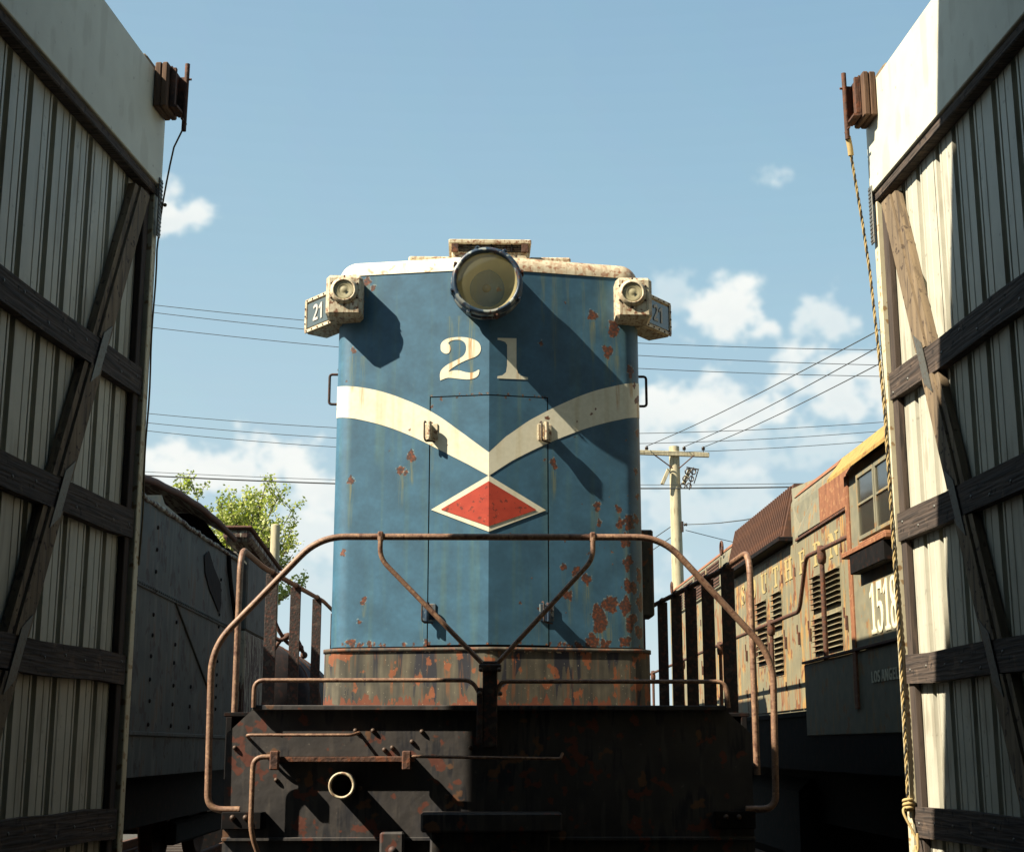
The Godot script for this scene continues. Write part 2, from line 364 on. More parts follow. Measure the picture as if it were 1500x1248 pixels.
	for p in patches:
		var R: float = p[2]
		for y in range(int((p[1] - 2.15 - R * 1.7) * ppm), int((p[1] - 2.15 + R * 1.7) * ppm)):
			var row := h - 1 - y
			if row < 0 or row >= h:
				continue
			for x in range(int((p[0] + 1.05 - R * 1.7) * ppm), int((p[0] + 1.05 + R * 1.7) * ppm) + 1):
				if x < 0 or x >= w:
					continue
				var sx: float = x / ppm - 1.05
				var yy: float = 2.15 + y / ppm
				var dx: float = (sx - p[0]) * 1.12
				var dy: float = (yy - p[1]) * 0.9
				var ang := atan2(dy, dx)
				var rr: float = R * (0.88 + 0.75 * nn.get_noise_2d(cos(ang) * 0.55 + p[0] * 50.0, sin(ang) * 0.55 + p[1] * 31.0)) + 0.006 * nn.get_noise_2d(sx * 38.0, yy * 38.0)
				var dist := sqrt(dx * dx + dy * dy)
				var i := (row * w + x) * 3
				var t := clampf(nn.get_noise_2d(sx * 44.0 + 9.0, yy * 44.0) * 0.8 + 0.5, 0.0, 1.0)
				if dist < rr:
					var c := Color(0.20, 0.115, 0.095).lerp(Color(0.50, 0.255, 0.15), t)
					if dist > rr - 0.005 and t > 0.62:
						c = Color(0.55, 0.44, 0.35)
					var edge := clampf((rr - dist) / 0.004, 0.0, 1.0) * (0.72 + 0.28 * t)
					tint(blue, i, c, edge)
					tint(cream, i, c, edge)
				elif dist < rr + 0.005 and t > 0.60 and R > 0.015 and dy > -0.2 * R:
					tint(blue, i, Color(0.58, 0.60, 0.57), 0.7)
	# coat of the battery box under the nose: olive grey with tarry runs from the top seam and rust eating up from the deck
	var pw := 768
	var ph := 128
	var plin := PackedByteArray()
	plin.resize(pw * ph * 3)
	var pn := nz(41, 0.03, pw, ph)
	var pd := nz(42, 0.035, pw, ph, 1.0, 10.0)
	for y in ph:
		for x in pw:
			var i := (y * pw + x) * 3
			var sx := x / float(pw) * 2.12 - 1.06
			var down := y / float(ph)            # 0 at the seam, 1 at the deck
			var c := Color(0.19, 0.185, 0.16).lerp(Color(0.37, 0.345, 0.28), pd[y * pw + x] / 255.0)
			var run := nn.get_noise_2d(sx * 9.0, 3.3 + down * 0.35) * 0.5 + 0.5
			var reach := nn.get_noise_2d(sx * 14.0, 8.0) * 0.9 + 0.55
			c = c.lerp(Color(0.09, 0.10, 0.145), smoothstep(0.52, 0.64, run) * (0.9 if down < reach else 0.15))
			var st_r := nn.get_noise_2d(sx * 26.0, 12.0 + down * 0.8) * 0.5 + 0.5
			c = c.lerp(Color(0.46, 0.27, 0.15), smoothstep(0.62, 0.76, st_r) * 0.6)
			var blot := nn.get_noise_2d(sx * 7.0 + 40.0, down * 1.6) * 0.5 + 0.5
			var edge := nn.get_noise_2d(sx * 40.0, down * 9.0) * 0.10
			c = c.lerp(Color(0.52, 0.28, 0.15), smoothstep(0.66, 0.70, blot + edge) * 0.85)
			var fringe := 0.86 + 0.22 * nn.get_noise_2d(sx * 11.0, 21.0) + 0.10 * nn.get_noise_2d(sx * 48.0, 25.0)
			c = c.lerp(Color(0.50, 0.26, 0.15).lerp(Color(0.34, 0.17, 0.11), pn[y * pw + x] / 255.0), 0.9 if down > fringe else 0.0)
			if down < 0.05 + 0.05 * nn.get_noise_2d(sx * 30.0, 2.0) and pn[y * pw + x] > 120:
				c = Color(0.60, 0.56, 0.46)
			if nn.get_noise_2d(sx * 75.0, down * 13.0) > 0.66:
				c = Color(0.62, 0.59, 0.50)
			var g := 0.9 + 0.2 * pn[y * pw + x] / 255.0
			plin[i] = int(clampf(c.r * g, 0, 1) * 255.0)
			plin[i + 1] = int(clampf(c.g * g, 0, 1) * 255.0)
			plin[i + 2] = int(clampf(c.b * g, 0, 1) * 255.0)
	var pm := StandardMaterial3D.new()
	pm.albedo_texture = ImageTexture.create_from_image(Image.create_from_data(pw, ph, false, Image.FORMAT_RGB8, plin))
	pm.roughness = 0.75
	M.battery_coat = pm
	var bt := ImageTexture.create_from_image(Image.create_from_data(w, h, false, Image.FORMAT_RGB8, blue))
	var ct := ImageTexture.create_from_image(Image.create_from_data(w, h, false, Image.FORMAT_RGB8, cream))
	var relief := grey_tex(n2, w, h)
	for q in [["nose_blue", bt, 0.5], ["nose_cream", ct, 0.55]]:
		var m := StandardMaterial3D.new()
		m.albedo_texture = q[1]
		m.roughness = q[2]
		m.heightmap_enabled = true
		m.heightmap_texture = relief
		m.heightmap_scale = 0.008
		M[q[0]] = m


func tint(buf: PackedByteArray, i: int, c: Color, k: float) -> void:
	buf[i] = int(lerpf(buf[i], c.r * 255.0, k))
	buf[i + 1] = int(lerpf(buf[i + 1], c.g * 255.0, k))
	buf[i + 2] = int(lerpf(buf[i + 2], c.b * 255.0, k))


# ---------------------------------------------------------------- mesh helpers
func mb() -> SurfaceTool:
	var st := SurfaceTool.new()
	st.begin(Mesh.PRIMITIVE_TRIANGLES)
	return st


func tri3(st: SurfaceTool, a: Vector3, b: Vector3, c: Vector3, out: Vector3) -> void:
	var n := (a - c).cross(a - b)
	if n.dot(out) < 0.0:
		var t := b
		b = c
		c = t
	st.add_vertex(a)
	st.add_vertex(b)
	st.add_vertex(c)


func quad(st: SurfaceTool, a: Vector3, b: Vector3, c: Vector3, d: Vector3, out: Vector3) -> void:
	tri3(st, a, b, c, out)
	tri3(st, a, c, d, out)


# chamfered box; B turns it
func box(st: SurfaceTool, c: Vector3, size: Vector3, bev := 0.0, B := Basis.IDENTITY) -> void:
	st.set_smooth_group(-1)
	var hs := size * 0.5
	var e := minf(bev, minf(hs.x, minf(hs.y, hs.z)) * 0.8)
	for ax in 3:
		var u := (ax + 1) % 3
		var v := (ax + 2) % 3
		for s in [-1.0, 1.0]:
			var q := []
			for k in [[-1, -1], [1, -1], [1, 1], [-1, 1]]:
				var p := Vector3.ZERO
				p[ax] = hs[ax] * s
				p[u] = (hs[u] - e) * k[0]
				p[v] = (hs[v] - e) * k[1]
				q.append(c + B * p)
			var n := Vector3.ZERO
			n[ax] = s
			quad(st, q[0], q[1], q[2], q[3], B * n)
	if e > 0.0:
		for ax in 3:
			var u := (ax + 1) % 3
			var v := (ax + 2) % 3
			for su in [-1.0, 1.0]:
				for sv in [-1.0, 1.0]:
					var q := []
					for k in [[-1, 0], [1, 0], [1, 1], [-1, 1]]:
						var p := Vector3.ZERO
						p[ax] = (hs[ax] - e) * k[0]
						p[u] = (hs[u] - (0.0 if k[1] == 0 else e)) * su
						p[v] = (hs[v] - (e if k[1] == 0 else 0.0)) * sv
						q.append(c + B * p)
					var n := Vector3.ZERO
					n[u] = su
					n[v] = sv
					quad(st, q[0], q[1], q[2], q[3], B * n)
		for sx in [-1.0, 1.0]:
			for sy in [-1.0, 1.0]:
				for sz in [-1.0, 1.0]:
					var s := Vector3(sx, sy, sz)
					var q := []
					for ax in 3:
						var p := hs - Vector3(e, e, e)
						p[ax] = hs[ax]
						q.append(c + B * (p * s))
					tri3(st, q[0], q[1], q[2], B * s)


# box between two corners
func box2(st: SurfaceTool, a: Vector3, b: Vector3, bev := 0.0) -> void:
	box(st, (a + b) * 0.5, (b - a).abs(), bev)


func frame_of(d: Vector3) -> Array:
	var u := d.cross(Vector3.UP)
	if u.length() < 0.01:
		u = d.cross(Vector3.RIGHT)
	u = u.normalized()
	return [u, u.cross(d).normalized()]


func tube(st: SurfaceTool, pts: Array, r: float, sides := 10, r_end := -1.0) -> void:
	var n := pts.size()
	var d: Vector3 = (pts[1] - pts[0]).normalized()
	var u: Vector3 = frame_of(d)[0]
	var rings := []
	for i in n:
		var t: Vector3
		if i == 0:
			t = (pts[1] - pts[0]).normalized()
		elif i == n - 1:
			t = (pts[i] - pts[i - 1]).normalized()
		else:
			t = ((pts[i + 1] - pts[i]).normalized() + (pts[i] - pts[i - 1]).normalized()).normalized()
		u = (u - t * u.dot(t)).normalized()
		var v := t.cross(u)
		var rr := r if r_end < 0.0 else lerpf(r, r_end, i / float(n - 1))
		var ring := []
		for k in sides:
			var a := TAU * k / sides
			ring.append(pts[i] + (u * cos(a) + v * sin(a)) * rr)
		rings.append(ring)
	st.set_smooth_group(1)
	for i in n - 1:
		var mid: Vector3 = (pts[i] + pts[i + 1]) * 0.5
		for k in sides:
			var k2 := (k + 1) % sides
			var q: Vector3 = (rings[i][k] + rings[i + 1][k2]) * 0.5 - mid
			quad(st, rings[i][k], rings[i + 1][k], rings[i + 1][k2], rings[i][k2], q)
	st.set_smooth_group(-1)
	for k in range(1, sides - 1):
		tri3(st, rings[0][0], rings[0][k], rings[0][k + 1], pts[0] - pts[1])
		tri3(st, rings[n - 1][0], rings[n - 1][k], rings[n - 1][k + 1], pts[n - 1] - pts[n - 2])


# polyline with rounded corners
func bend(pts: Array, r: float, steps := 7) -> Array:
	var out := [pts[0]]
	for i in range(1, pts.size() - 1):
		var a: Vector3 = pts[i - 1]
		var p: Vector3 = pts[i]
		var b: Vector3 = pts[i + 1]
		var d1 := (a - p)
		var d2 := (b - p)
		var l := minf(r, minf(d1.length(), d2.length()) * 0.48)
		var s := p + d1.normalized() * l
		var e := p + d2.normalized() * l
		for k in steps + 1:
			var t := k / float(steps)
			out.append(s.lerp(p, t).lerp(p.lerp(e, t), t))
	out.append(pts[-1])
	return out


# profile of [radius, height] pairs turned about axis through o
func lathe(st: SurfaceTool, o: Vector3, axis: Vector3, prof: Array, sides := 24, group := 1) -> void:
	axis = axis.normalized()
	var f := frame_of(axis)
	st.set_smooth_group(group)
	for i in prof.size() - 1:
		for k in sides:
			var q := []
			for c in [[i, k], [i + 1, k], [i + 1, k + 1], [i, k + 1]]:
				var a: float = TAU * c[1] / sides
				q.append(o + axis * prof[c[0]][1] + (f[0] * cos(a) + f[1] * sin(a)) * prof[c[0]][0])
			var am := TAU * (k + 0.5) / sides
			var dr: float = prof[i + 1][0] - prof[i][0]
			var dh: float = prof[i + 1][1] - prof[i][1]
			var rad: Vector3 = f[0] * cos(am) + f[1] * sin(am)
			var n: Vector3 = rad * dh - axis * dr
			if prof[i][0] > 1e-5 and prof[i + 1][0] > 1e-5:
				quad(st, q[0], q[1], q[2], q[3], n)
			elif prof[i][0] > 1e-5:
				tri3(st, q[0], q[1], q[3], n)
			else:
				tri3(st, q[0], q[1], q[2], n)


# flat polygon (Vector2 list) in the plane o + u*x + v*y, given thickness along n
func plate(st: SurfaceTool, poly: PackedVector2Array, o: Vector3, u: Vector3, v: Vector3, t: float) -> void:
	var n := u.cross(v).normalized()
	st.set_smooth_group(-1)
	var idx := Geometry2D.triangulate_polygon(poly)
	for i in range(0, idx.size(), 3):
		var q := []
		for k in 3:
			var p := poly[idx[i + k]]
			q.append(o + u * p.x + v * p.y)
		tri3(st, q[0] + n * t, q[1] + n * t, q[2] + n * t, n)
		tri3(st, q[0], q[1], q[2], -n)
	var cw := Geometry2D.is_polygon_clockwise(poly)
	for i in poly.size():
		var a := poly[i]
		var b := poly[(i + 1) % poly.size()]
		var e := (b - a)
		var o2 := Vector2(e.y, -e.x) * (-1.0 if cw else 1.0)
		var A := o + u * a.x + v * a.y
		var B := o + u * b.x + v * b.y
		quad(st, A, B, B + n * t, A + n * t, u * o2.x + v * o2.y)


func ball(st: SurfaceTool, c: Vector3, r: float, seg := 8) -> void:
	var prof := []
	for i in seg + 1:
		var a := PI * i / seg
		prof.append([r * sin(a), -r * cos(a)])
	lathe(st, c, Vector3.UP, prof, seg + 2)


func part(root: Node3D, called: String, st: SurfaceTool, m: Material) -> MeshInstance3D:
	st.generate_normals()
	var o := MeshInstance3D.new()
	o.name = called
	o.mesh = st.commit()
	o.material_override = m
	root.add_child(o, true)
	if root.get_parent() == self:
		o.position = -root.position      # meshes are modelled in place, in metres of the yard
	return o


func thing(called: String, label: String, category: String, at: Vector3, group := "") -> Node3D:
	var o := Node3D.new()
	o.name = called
	add_child(o, true)
	o.position = at
	o.set_meta("label", label)
	o.set_meta("category", category)
	if group != "":
		o.set_meta("group", group)
	return o


func solo(called: String, st: SurfaceTool, m: Material, label: String, category: String, group := "") -> MeshInstance3D:
	var o := part(self, called, st, m)
	o.position = Vector3.ZERO
	o.set_meta("label", label)
	o.set_meta("category", category)
	if group != "":
		o.set_meta("group", group)
	return o


func setting(called: String, st: SurfaceTool, m: Material) -> MeshInstance3D:
	var o := part(self, called, st, m)
	o.set_meta("kind", "structure")
	return o


func letters(root: Node3D, called: String, text: String, at: Vector3, right: Vector3, up: Vector3, height: float, width_scale: float, m: Material, serif := true, thick := 0.004) -> MeshInstance3D:
	var f := SystemFont.new()
	f.font_names = PackedStringArray(["Droid Serif" if serif else "Droid Sans"])
	f.font_weight = 700
	var tm := TextMesh.new()
	tm.text = text
	tm.font = f
	tm.font_size = 64
	tm.pixel_size = height / 46.0
	tm.depth = thick
	var o := MeshInstance3D.new()
	o.name = called
	o.mesh = tm
	o.material_override = m
	root.add_child(o, true)
	var n := right.cross(up).normalized()
	o.transform = Transform3D(Basis(right.normalized() * width_scale, up.normalized(), n), at)
	if root.get_parent() == self:
		o.position = at - root.position
	return o


# ---------------------------------------------------------------- ground and tracks
func make_ground() -> void:
	var st := mb()
	quad(st, Vector3(-600, 0, -900), Vector3(600, 0, -900), Vector3(600, 0, 300), Vector3(-600, 0, 300), Vector3.UP)
	setting("ground", st, M.ground)
	for x in [0.105, 4.6, -4.3]:
		var tr := Node3D.new()
		tr.name = "railway_track"
		tr.set_meta("kind", "structure")
		add_child(tr, true)
		for s in [-0.7525, 0.7525]:
			st = mb()
			for b in [[0.14, 0.03, 0.125], [0.016, 0.10, 0.185], [0.07, 0.035, 0.2525]]:
				box2(st, Vector3(x + s - b[0] / 2, b[2] - b[1] / 2, -60), Vector3(x + s + b[0] / 2, b[2] + b[1] / 2, -5.4), 0.006)
			part(tr, "rail", st, M.rust)
		var tie: MeshInstance3D = null
		for k in 60:
			if tie == null:
				st = mb()
				box(st, Vector3(0, 0.055, 0), Vector3(2.5, 0.11, 0.22), 0.012)
				tie = part(tr, "tie", st, M.tie_wood)
				tie.position = Vector3(x, 0, -5.6)
			else:
				var t2 := tie.duplicate()
				t2.position = Vector3(x, 0, -5.6 - k * 0.55)
				tr.add_child(t2, true)


# ---------------------------------------------------------------- the barn the camera stands in
func make_barn() -> void:
	var b := thing("engine_barn", "pale sheet-metal engine barn whose doorway frames the yard", "building", Vector3(0.1, 0, -4.8))
	# gable: the left rake passes high over the doorway, the ridge stands to its right
	var ry := func(x): return 6.58 + 0.75 * (x + 0.464) if x < 5.0 else 10.678 - 0.75 * (x - 5.0)
	var st := mb()
	plate(st, PackedVector2Array([Vector2(-3.0, 0), Vector2(-1.95, 0), Vector2(-1.95, ry.call(-1.95) - 0.12), Vector2(-3.0, ry.call(-3.0) - 0.12)]), Vector3(0, 0, -4.9), Vector3.RIGHT, Vector3.UP, 0.15)
	plate(st, PackedVector2Array([Vector2(-1.95, 4.96), Vector2(2.25, 4.96), Vector2(2.25, ry.call(2.25) - 0.12), Vector2(-1.95, ry.call(-1.95) - 0.12)]), Vector3(0, 0, -4.9), Vector3.RIGHT, Vector3.UP, 0.15)
	plate(st, PackedVector2Array([Vector2(2.25, 0), Vector2(13.0, 0), Vector2(13.0, ry.call(13.0) - 0.12), Vector2(5.0, 10.55), Vector2(2.25, ry.call(2.25) - 0.12)]), Vector3(0, 0, -4.9), Vector3.RIGHT, Vector3.UP, 0.15)
	part(b, "front_wall", st, M.barn)
	for x in [-3.0, 12.85]:
		st = mb()
		box2(st, Vector3(x, 0, -4.75), Vector3(x + 0.15, 4.50, 25))
		part(b, "side_wall", st, M.barn)
	st = mb()
	plate(st, PackedVector2Array([Vector2(-3.0, 0), Vector2(13.0, 0), Vector2(13.0, 4.5), Vector2(5.0, 10.5), Vector2(-3.0, 4.5)]), Vector3(0, 0, 25), Vector3.RIGHT, Vector3.UP, 0.15)
	part(b, "back_wall", st, M.barn)
	for q in [[-3.25, 5.0], [5.0, 13.25]]:
		st = mb()
		var y0: float = ry.call(q[0]) if q[0] != 5.0 else 10.678
		var y1: float = 10.678 if q[1] == 5.0 else ry.call(q[1])
		plate(st, PackedVector2Array([Vector2(q[0], y0 - 0.12), Vector2(q[1], y1 - 0.12), Vector2(q[1], y1), Vector2(q[0], y0)]), Vector3(0, 0, -5.1), Vector3.RIGHT, Vector3.UP, 30.4)
		part(b, "roof", st, M.barn)


# ---------------------------------------------------------------- the two open door leaves
func make_doors() -> void:
	door_leaf(Vector3(-1.605, 0, -6.95), Vector3(-0.12, 0, 1).normalized(), 1.0, 0.47, "open barn door in full shade, its girts and brace dark, beside the grey tender", 11)
	door_leaf(Vector3(2.055, 0, -6.95), Vector3(0.045, 0, 1).normalized(), -1.0, 0.40, "open barn door with a sunlit strip along its rope-hung free edge", 12)


func door_leaf(E: Vector3, W: Vector3, side: float, lean: float, label: String, sd: int) -> void:
	var r := RandomNumberGenerator.new()
	r.seed = sd
	var N := Vector3(W.z, 0, -W.x) * side
	var B := Basis(W, Vector3.UP, W.cross(Vector3.UP))
	var L := 2.0
	var d := thing("barn_door", label, "door", E + W * L, "open barn doors")
	var pt := func(w, y, n): return E + W * w + N * n + Vector3(0, y, 0)
	var bx := func(st, w0, w1, y0, y1, n0, n1, bev): box(st, pt.call((w0 + w1) / 2.0, (y0 + y1) / 2.0, (n0 + n1) / 2.0), Vector3(absf(w1 - w0), absf(y1 - y0), absf(n1 - n0)), bev, B)
	# ribbed sheets, ribs pressed away from us
	var sheets := [[0.02, 0.70, 0.0], [0.68, 1.36, -0.003], [1.34, 2.0, 0.0]]
	for s in sheets:
		var st := mb()
		var prof := [[s[0], -0.046]]
		var w: float = s[0] + 0.045
		while w + 0.16 < s[1] + 0.03:
			prof.append_array([[w, -0.046], [w + 0.008, -0.076], [w + 0.040, -0.076], [w + 0.050, -0.046], [w + 0.066, -0.046], [w + 0.069, -0.053], [w + 0.076, -0.053], [w + 0.079, -0.046], [w + 0.130, -0.046], [w + 0.133, -0.049], [w + 0.139, -0.049], [w + 0.142, -0.046]])
			w += 0.205
		prof.append([s[1], -0.046])
		for i in prof.size() - 1:
			var a = prof[i]
			var b = prof[i + 1]
			if b[0] <= a[0]:
				continue
			var dn: float = (b[1] - a[1]) / (b[0] - a[0])
			st.set_smooth_group(-1)
			quad(st, pt.call(a[0], 0.06, a[1] + s[2]), pt.call(b[0], 0.06, b[1] + s[2]), pt.call(b[0], 4.42, b[1] + s[2]), pt.call(a[0], 4.42, a[1] + s[2]), N - W * dn)
			quad(st, pt.call(a[0], 0.06, a[1] + s[2] - 0.004), pt.call(b[0], 0.06, b[1] + s[2] - 0.004), pt.call(b[0], 4.42, b[1] + s[2] - 0.004), pt.call(a[0], 4.42, a[1] + s[2] - 0.004), -N + W * dn)
		part(d, "ribbed_sheet", st, M.sheet)
	# girts
	for y in [3.33, 2.635, 1.955, 1.265, 0.58, 0.13]:
		var st := mb()
		var n := 6
		var wob := []
		for i in n + 1:
			wob.append(r.randf_range(-0.006, 0.006))
		for i in n:      # slightly wavy plank built as one chain
			var w0 := 0.058 + i * (L - 0.06) / n
			var w1 := 0.058 + (i + 1) * (L - 0.06) / n
			var a0: Vector3 = pt.call(w0, y - 0.066 + wob[i], 0.0)
			var a1: Vector3 = pt.call(w1, y - 0.066 + wob[i + 1], 0.0)
			var h0 := Vector3(0, 0.135, 0)
			st.set_smooth_group(-1)
			quad(st, a0, a1, a1 + h0, a0 + h0, N)
			quad(st, a0 + h0, a1 + h0, a1 + h0 - N * 0.042, a0 + h0 - N * 0.042, Vector3.UP)
			quad(st, a0, a1, a1 - N * 0.042, a0 - N * 0.042, Vector3.DOWN)
			quad(st, a0 - N * 0.042, a1 - N * 0.042, a1 + h0 - N * 0.042, a0 + h0 - N * 0.042, -N)
			if i == 0:
				quad(st, a0, a0 + h0, a0 + h0 - N * 0.042, a0 - N * 0.042, -W)
			if i == n - 1:
				quad(st, a1, a1 + h0, a1 + h0 - N * 0.042, a1 - N * 0.042, W)
		var gp := part(d, "girt", st, M.timber)
		for k in 9:
			st = mb()
			var c: Vector3 = pt.call(0.12 + k * 0.215 + r.randf_range(-0.02, 0.02), y + r.randf_range(-0.035, 0.035), 0.0)
			lathe(st, c, N, [[0.0075, -0.002], [0.007, 0.003], [0.0, 0.004]], 7)
			part(gp, "nail_head", st, M.galv)
	# brace boards between girts, joined over each girt by a flat steel plate
	var ys := [4.28, 3.40, 3.26, 2.705, 2.565, 2.025, 1.885, 1.335, 1.195, 0.65]
	for i in range(0, ys.size(), 2):
		var st := mb()
		var ya: float = ys[i]
		var yb: float = ys[i + 1]
		var wa := 0.19 + (4.22 - ya) * lean
		var wb := 0.19 + (4.22 - yb) * lean
		if wb > L - 0.06:
			break
		var hw := 0.062
		for q in [[-hw, hw, -0.042, 0.004], [hw + 0.004, hw + 0.05, -0.044, -0.008]]:
			var f := []
			for k in [[wa, ya], [wb, yb]]:
				for o in [[q[0], q[2]], [q[1], q[2]], [q[1], q[3]], [q[0], q[3]]]:
					f.append(pt.call(k[0] + o[0], k[1], o[1]))
			st.set_smooth_group(-1)
			quad(st, f[3], f[2], f[6], f[7], N)
			quad(st, f[0], f[1], f[5], f[4], -N)
			quad(st, f[1], f[2], f[6], f[5], W)
			quad(st, f[0], f[3], f[7], f[4], -W)
			quad(st, f[0], f[1], f[2], f[3], Vector3.UP)
			quad(st, f[4], f[5], f[6], f[7], Vector3.DOWN)
		part(d, "brace_board", st, M.timber_v if side < 0.0 and i == 0 else M.timber_v)
	for y in [3.33, 2.635, 1.955, 1.265]:
		var wc: float = 0.19 + (4.22 - y) * lean
		if wc > L - 0.1:
			continue
		var st := mb()
		var q := []
		for k in [[-0.035, 0.16], [0.035, 0.10], [0.035, -0.16], [-0.035, -0.10]]:
			q.append(Vector2(k[0] - k[1] * lean, k[1]))
		var o: Vector3 = pt.call(wc, y, 0.006)
		plate(st, PackedVector2Array(q), o, W if side > 0.0 else W, Vector3.UP, 0.004 if W.cross(Vector3.UP).dot(N) > 0.0 else -0.004)
		part(d, "joint_plate", st, M.galv)
	# stile, header, fascia, flashing
	var st2 := mb()
	bx.call(st2, 0.058, 0.125, 0.05, 4.35, -0.044, -0.012, 0.004)
	part(d, "stile", st2, M.timber_upright)
	st2 = mb()
	bx.call(st2, 0.0, L, 4.312, 4.362, -0.05, 0.012, 0.006)
	part(d, "header_board", st2, M.timber)
	st2 = mb()
	bx.call(st2, 0.0, L, 4.362, 4.92, -0.05, 0.026, 0.004)
	part(d, "fascia_panel", st2, M.fascia)
	st2 = mb()
	bx.call(st2, 0.05, 0.22, 4.92, 5.0, -0.05, -0.01, 0.03)
	part(d, "cap_block", st2, M.timber_v)
	st2 = mb()
	bx.call(st2, -0.006, 0.054, 0.03, 4.311, -0.085, 0.012, 0.004)
	bx.call(st2, -0.006, -0.001, 4.311, 4.70, -0.085, 0.012, 0.001)
	part(d, "edge_flashing", st2, M.trim)
	st2 = mb()
	bx.call(st2, 0.004, 0.05, 4.09, 4.40, 0.0265, 0.034, 0.003)
	for k in 14:
		bx.call(st2, 0.008, 0.046, 4.105 + k * 0.021, 4.112 + k * 0.021, 0.034, 0.037, 0.0)
	part(d, "perforated_plate", st2, M.galv)
	# latch at the top of the free edge
	st2 = mb()
	bx.call(st2, 0.02, 0.20, 4.715, 4.955, 0.028, 0.062, 0.006)
	var la := part(d, "latch_block", st2, M.timber_new)
	st2 = mb()
	bx.call(st2, 0.02, 0.20, 4.715, 4.955, 0.064, 0.094, 0.006)
	part(la, "block_plank", st2, M.timber_new)
	st2 = mb()
	bx.call(st2, 0.03, 0.16, 4.73, 4.95, 0.096, 0.104, 0.002)
	bx.call(st2, 0.03, 0.05, 4.74, 4.94, 0.104, 0.135, 0.002)
	bx.call(st2, 0.14, 0.16, 4.74, 4.94, 0.104, 0.125, 0.002)
	bx.call(st2, 0.03, 0.16, 4.725, 4.74, 0.104, 0.14, 0.002)
	part(la, "bracket", st2, M.rust)
	st2 = mb()
	tube(st2, [pt.call(0.06, 4.64, 0.145), pt.call(0.06, 5.005, 0.148)], 0.0125, 12)
	tube(st2, [pt.call(0.03, 4.69, 0.145), pt.call(0.10, 4.69, 0.145)], 0.006, 8)
	tube(st2, [pt.call(0.06, 4.92, 0.145), pt.call(0.06, 4.92, 0.172)], 0.006, 8)
	part(la, "sliding_bolt", st2, M.rust)
	for y in [1.2, 2.7, 4.1]:      # strap hinges at the barn wall
		st2 = mb()
		bx.call(st2, L - 0.35, L + 0.02, y - 0.04, y + 0.04, -0.10, -0.092, 0.002)
		tube(st2, [pt.call(L + 0.03, y - 0.06, -0.096), pt.call(L + 0.03, y + 0.06, -0.096)], 0.018, 10)
		part(d, "hinge", st2, M.rust)
	if side > 0.0:
		var c := mb()
		var line := []
		for k in 26:
			var t := k / 25.0
			line.append(pt.call(0.05 - 0.055 * minf(t * 4.0, 1.0), 4.65 - 2.2 * t, 0.135 - 0.118 * sqrt(minf(1.0, t * 3.6)) + 0.003 * sin(t * 23.0)))
		tube(c, line, 0.0045, 6)
		ball(c, pt.call(0.0, 4.27, 0.048), 0.010, 6)
		solo("cord", c, M.cord, "thin brown cord hanging from the latch of the shaded barn door", "cord")
	else:
		rope(pt)


func rope(pt: Callable) -> void:
	var ctl := [[0.05, 4.65, 0.135], [0.04, 4.56, 0.125], [0.015, 4.40, 0.098], [-0.005, 4.22, 0.07], [-0.006, 3.95, 0.045], [0.012, 3.55, 0.030], [0.035, 3.2, 0.024], [0.050, 2.6, 0.024], [0.056, 2.0, 0.022], [0.058, 1.55, 0.024], [0.056, 1.36, 0.026]]
	var cv := Curve3D.new()
	for k in ctl:
		cv.add_point(pt.call(k[0], k[1], k[2]))
	var len := cv.get_baked_length()
	var r := thing("rope", "yellow and black twisted rope hanging down the sunlit door edge", "rope", pt.call(0.0, 1.3, 0.02))
	for strand in 3:
		var st := mb()
		var pts := []
		var n := 560
		for i in n + 1:
			var s := len * i / n
			var c := cv.sample_baked(s)
			var a := s * 66.0 + TAU * strand / 3.0
			pts.append(c + Vector3(cos(a), 0, sin(a)) * 0.0042)
		tube(st, pts, 0.0040, 5)
		part(r, "strand", st, M.rope_black if strand == 0 else M.rope_yellow)
	var st := mb()
	for k in 3:
		var ring := []
		for i in 13:
			var a := TAU * i / 12.0
			ring.append(pt.call(0.056, 1.36 - k * 0.018, 0.026) + Vector3(cos(a) * 0.02, sin(a) * 0.006, sin(a) * 0.02))
		tube(st, ring, 0.008, 6)
	part(r, "knot", st, M.rope_yellow)
	st = mb()
	tube(st, [pt.call(0.05, 4.66, 0.14), pt.call(0.046, 4.60, 0.130), pt.call(0.042, 4.56, 0.126)], 0.0145, 8)
	part(r, "whipping", st, M.rope_yellow)
	st = mb()
	var tail := []
	for i in 14:
		var t := i / 13.0
		tail.append(pt.call(0.06 + 0.06 * t, 1.33 - 0.17 * t + 0.05 * sin(t * PI), 0.03 + 0.03 * sin(t * 4.0)))
	for i in 8:
		var a := PI * i / 7.0
		tail.append(pt.call(0.12 + 0.018 * (1.0 - cos(a)), 1.16 - 0.03 * sin(a), 0.025))
	tail.append(pt.call(0.156, 1.22, 0.025))
	tube(st, tail, 0.0065, 6)
	part(r, "loose_end", st, M.rope_yellow)


# ---------------------------------------------------------------- blue locomotive
const CX := 0.1          # centre line
const CREASE := -8.55    # z of the folded centre of the nose
const NR := 0.13
var VD := deg_to_rad(11.0)


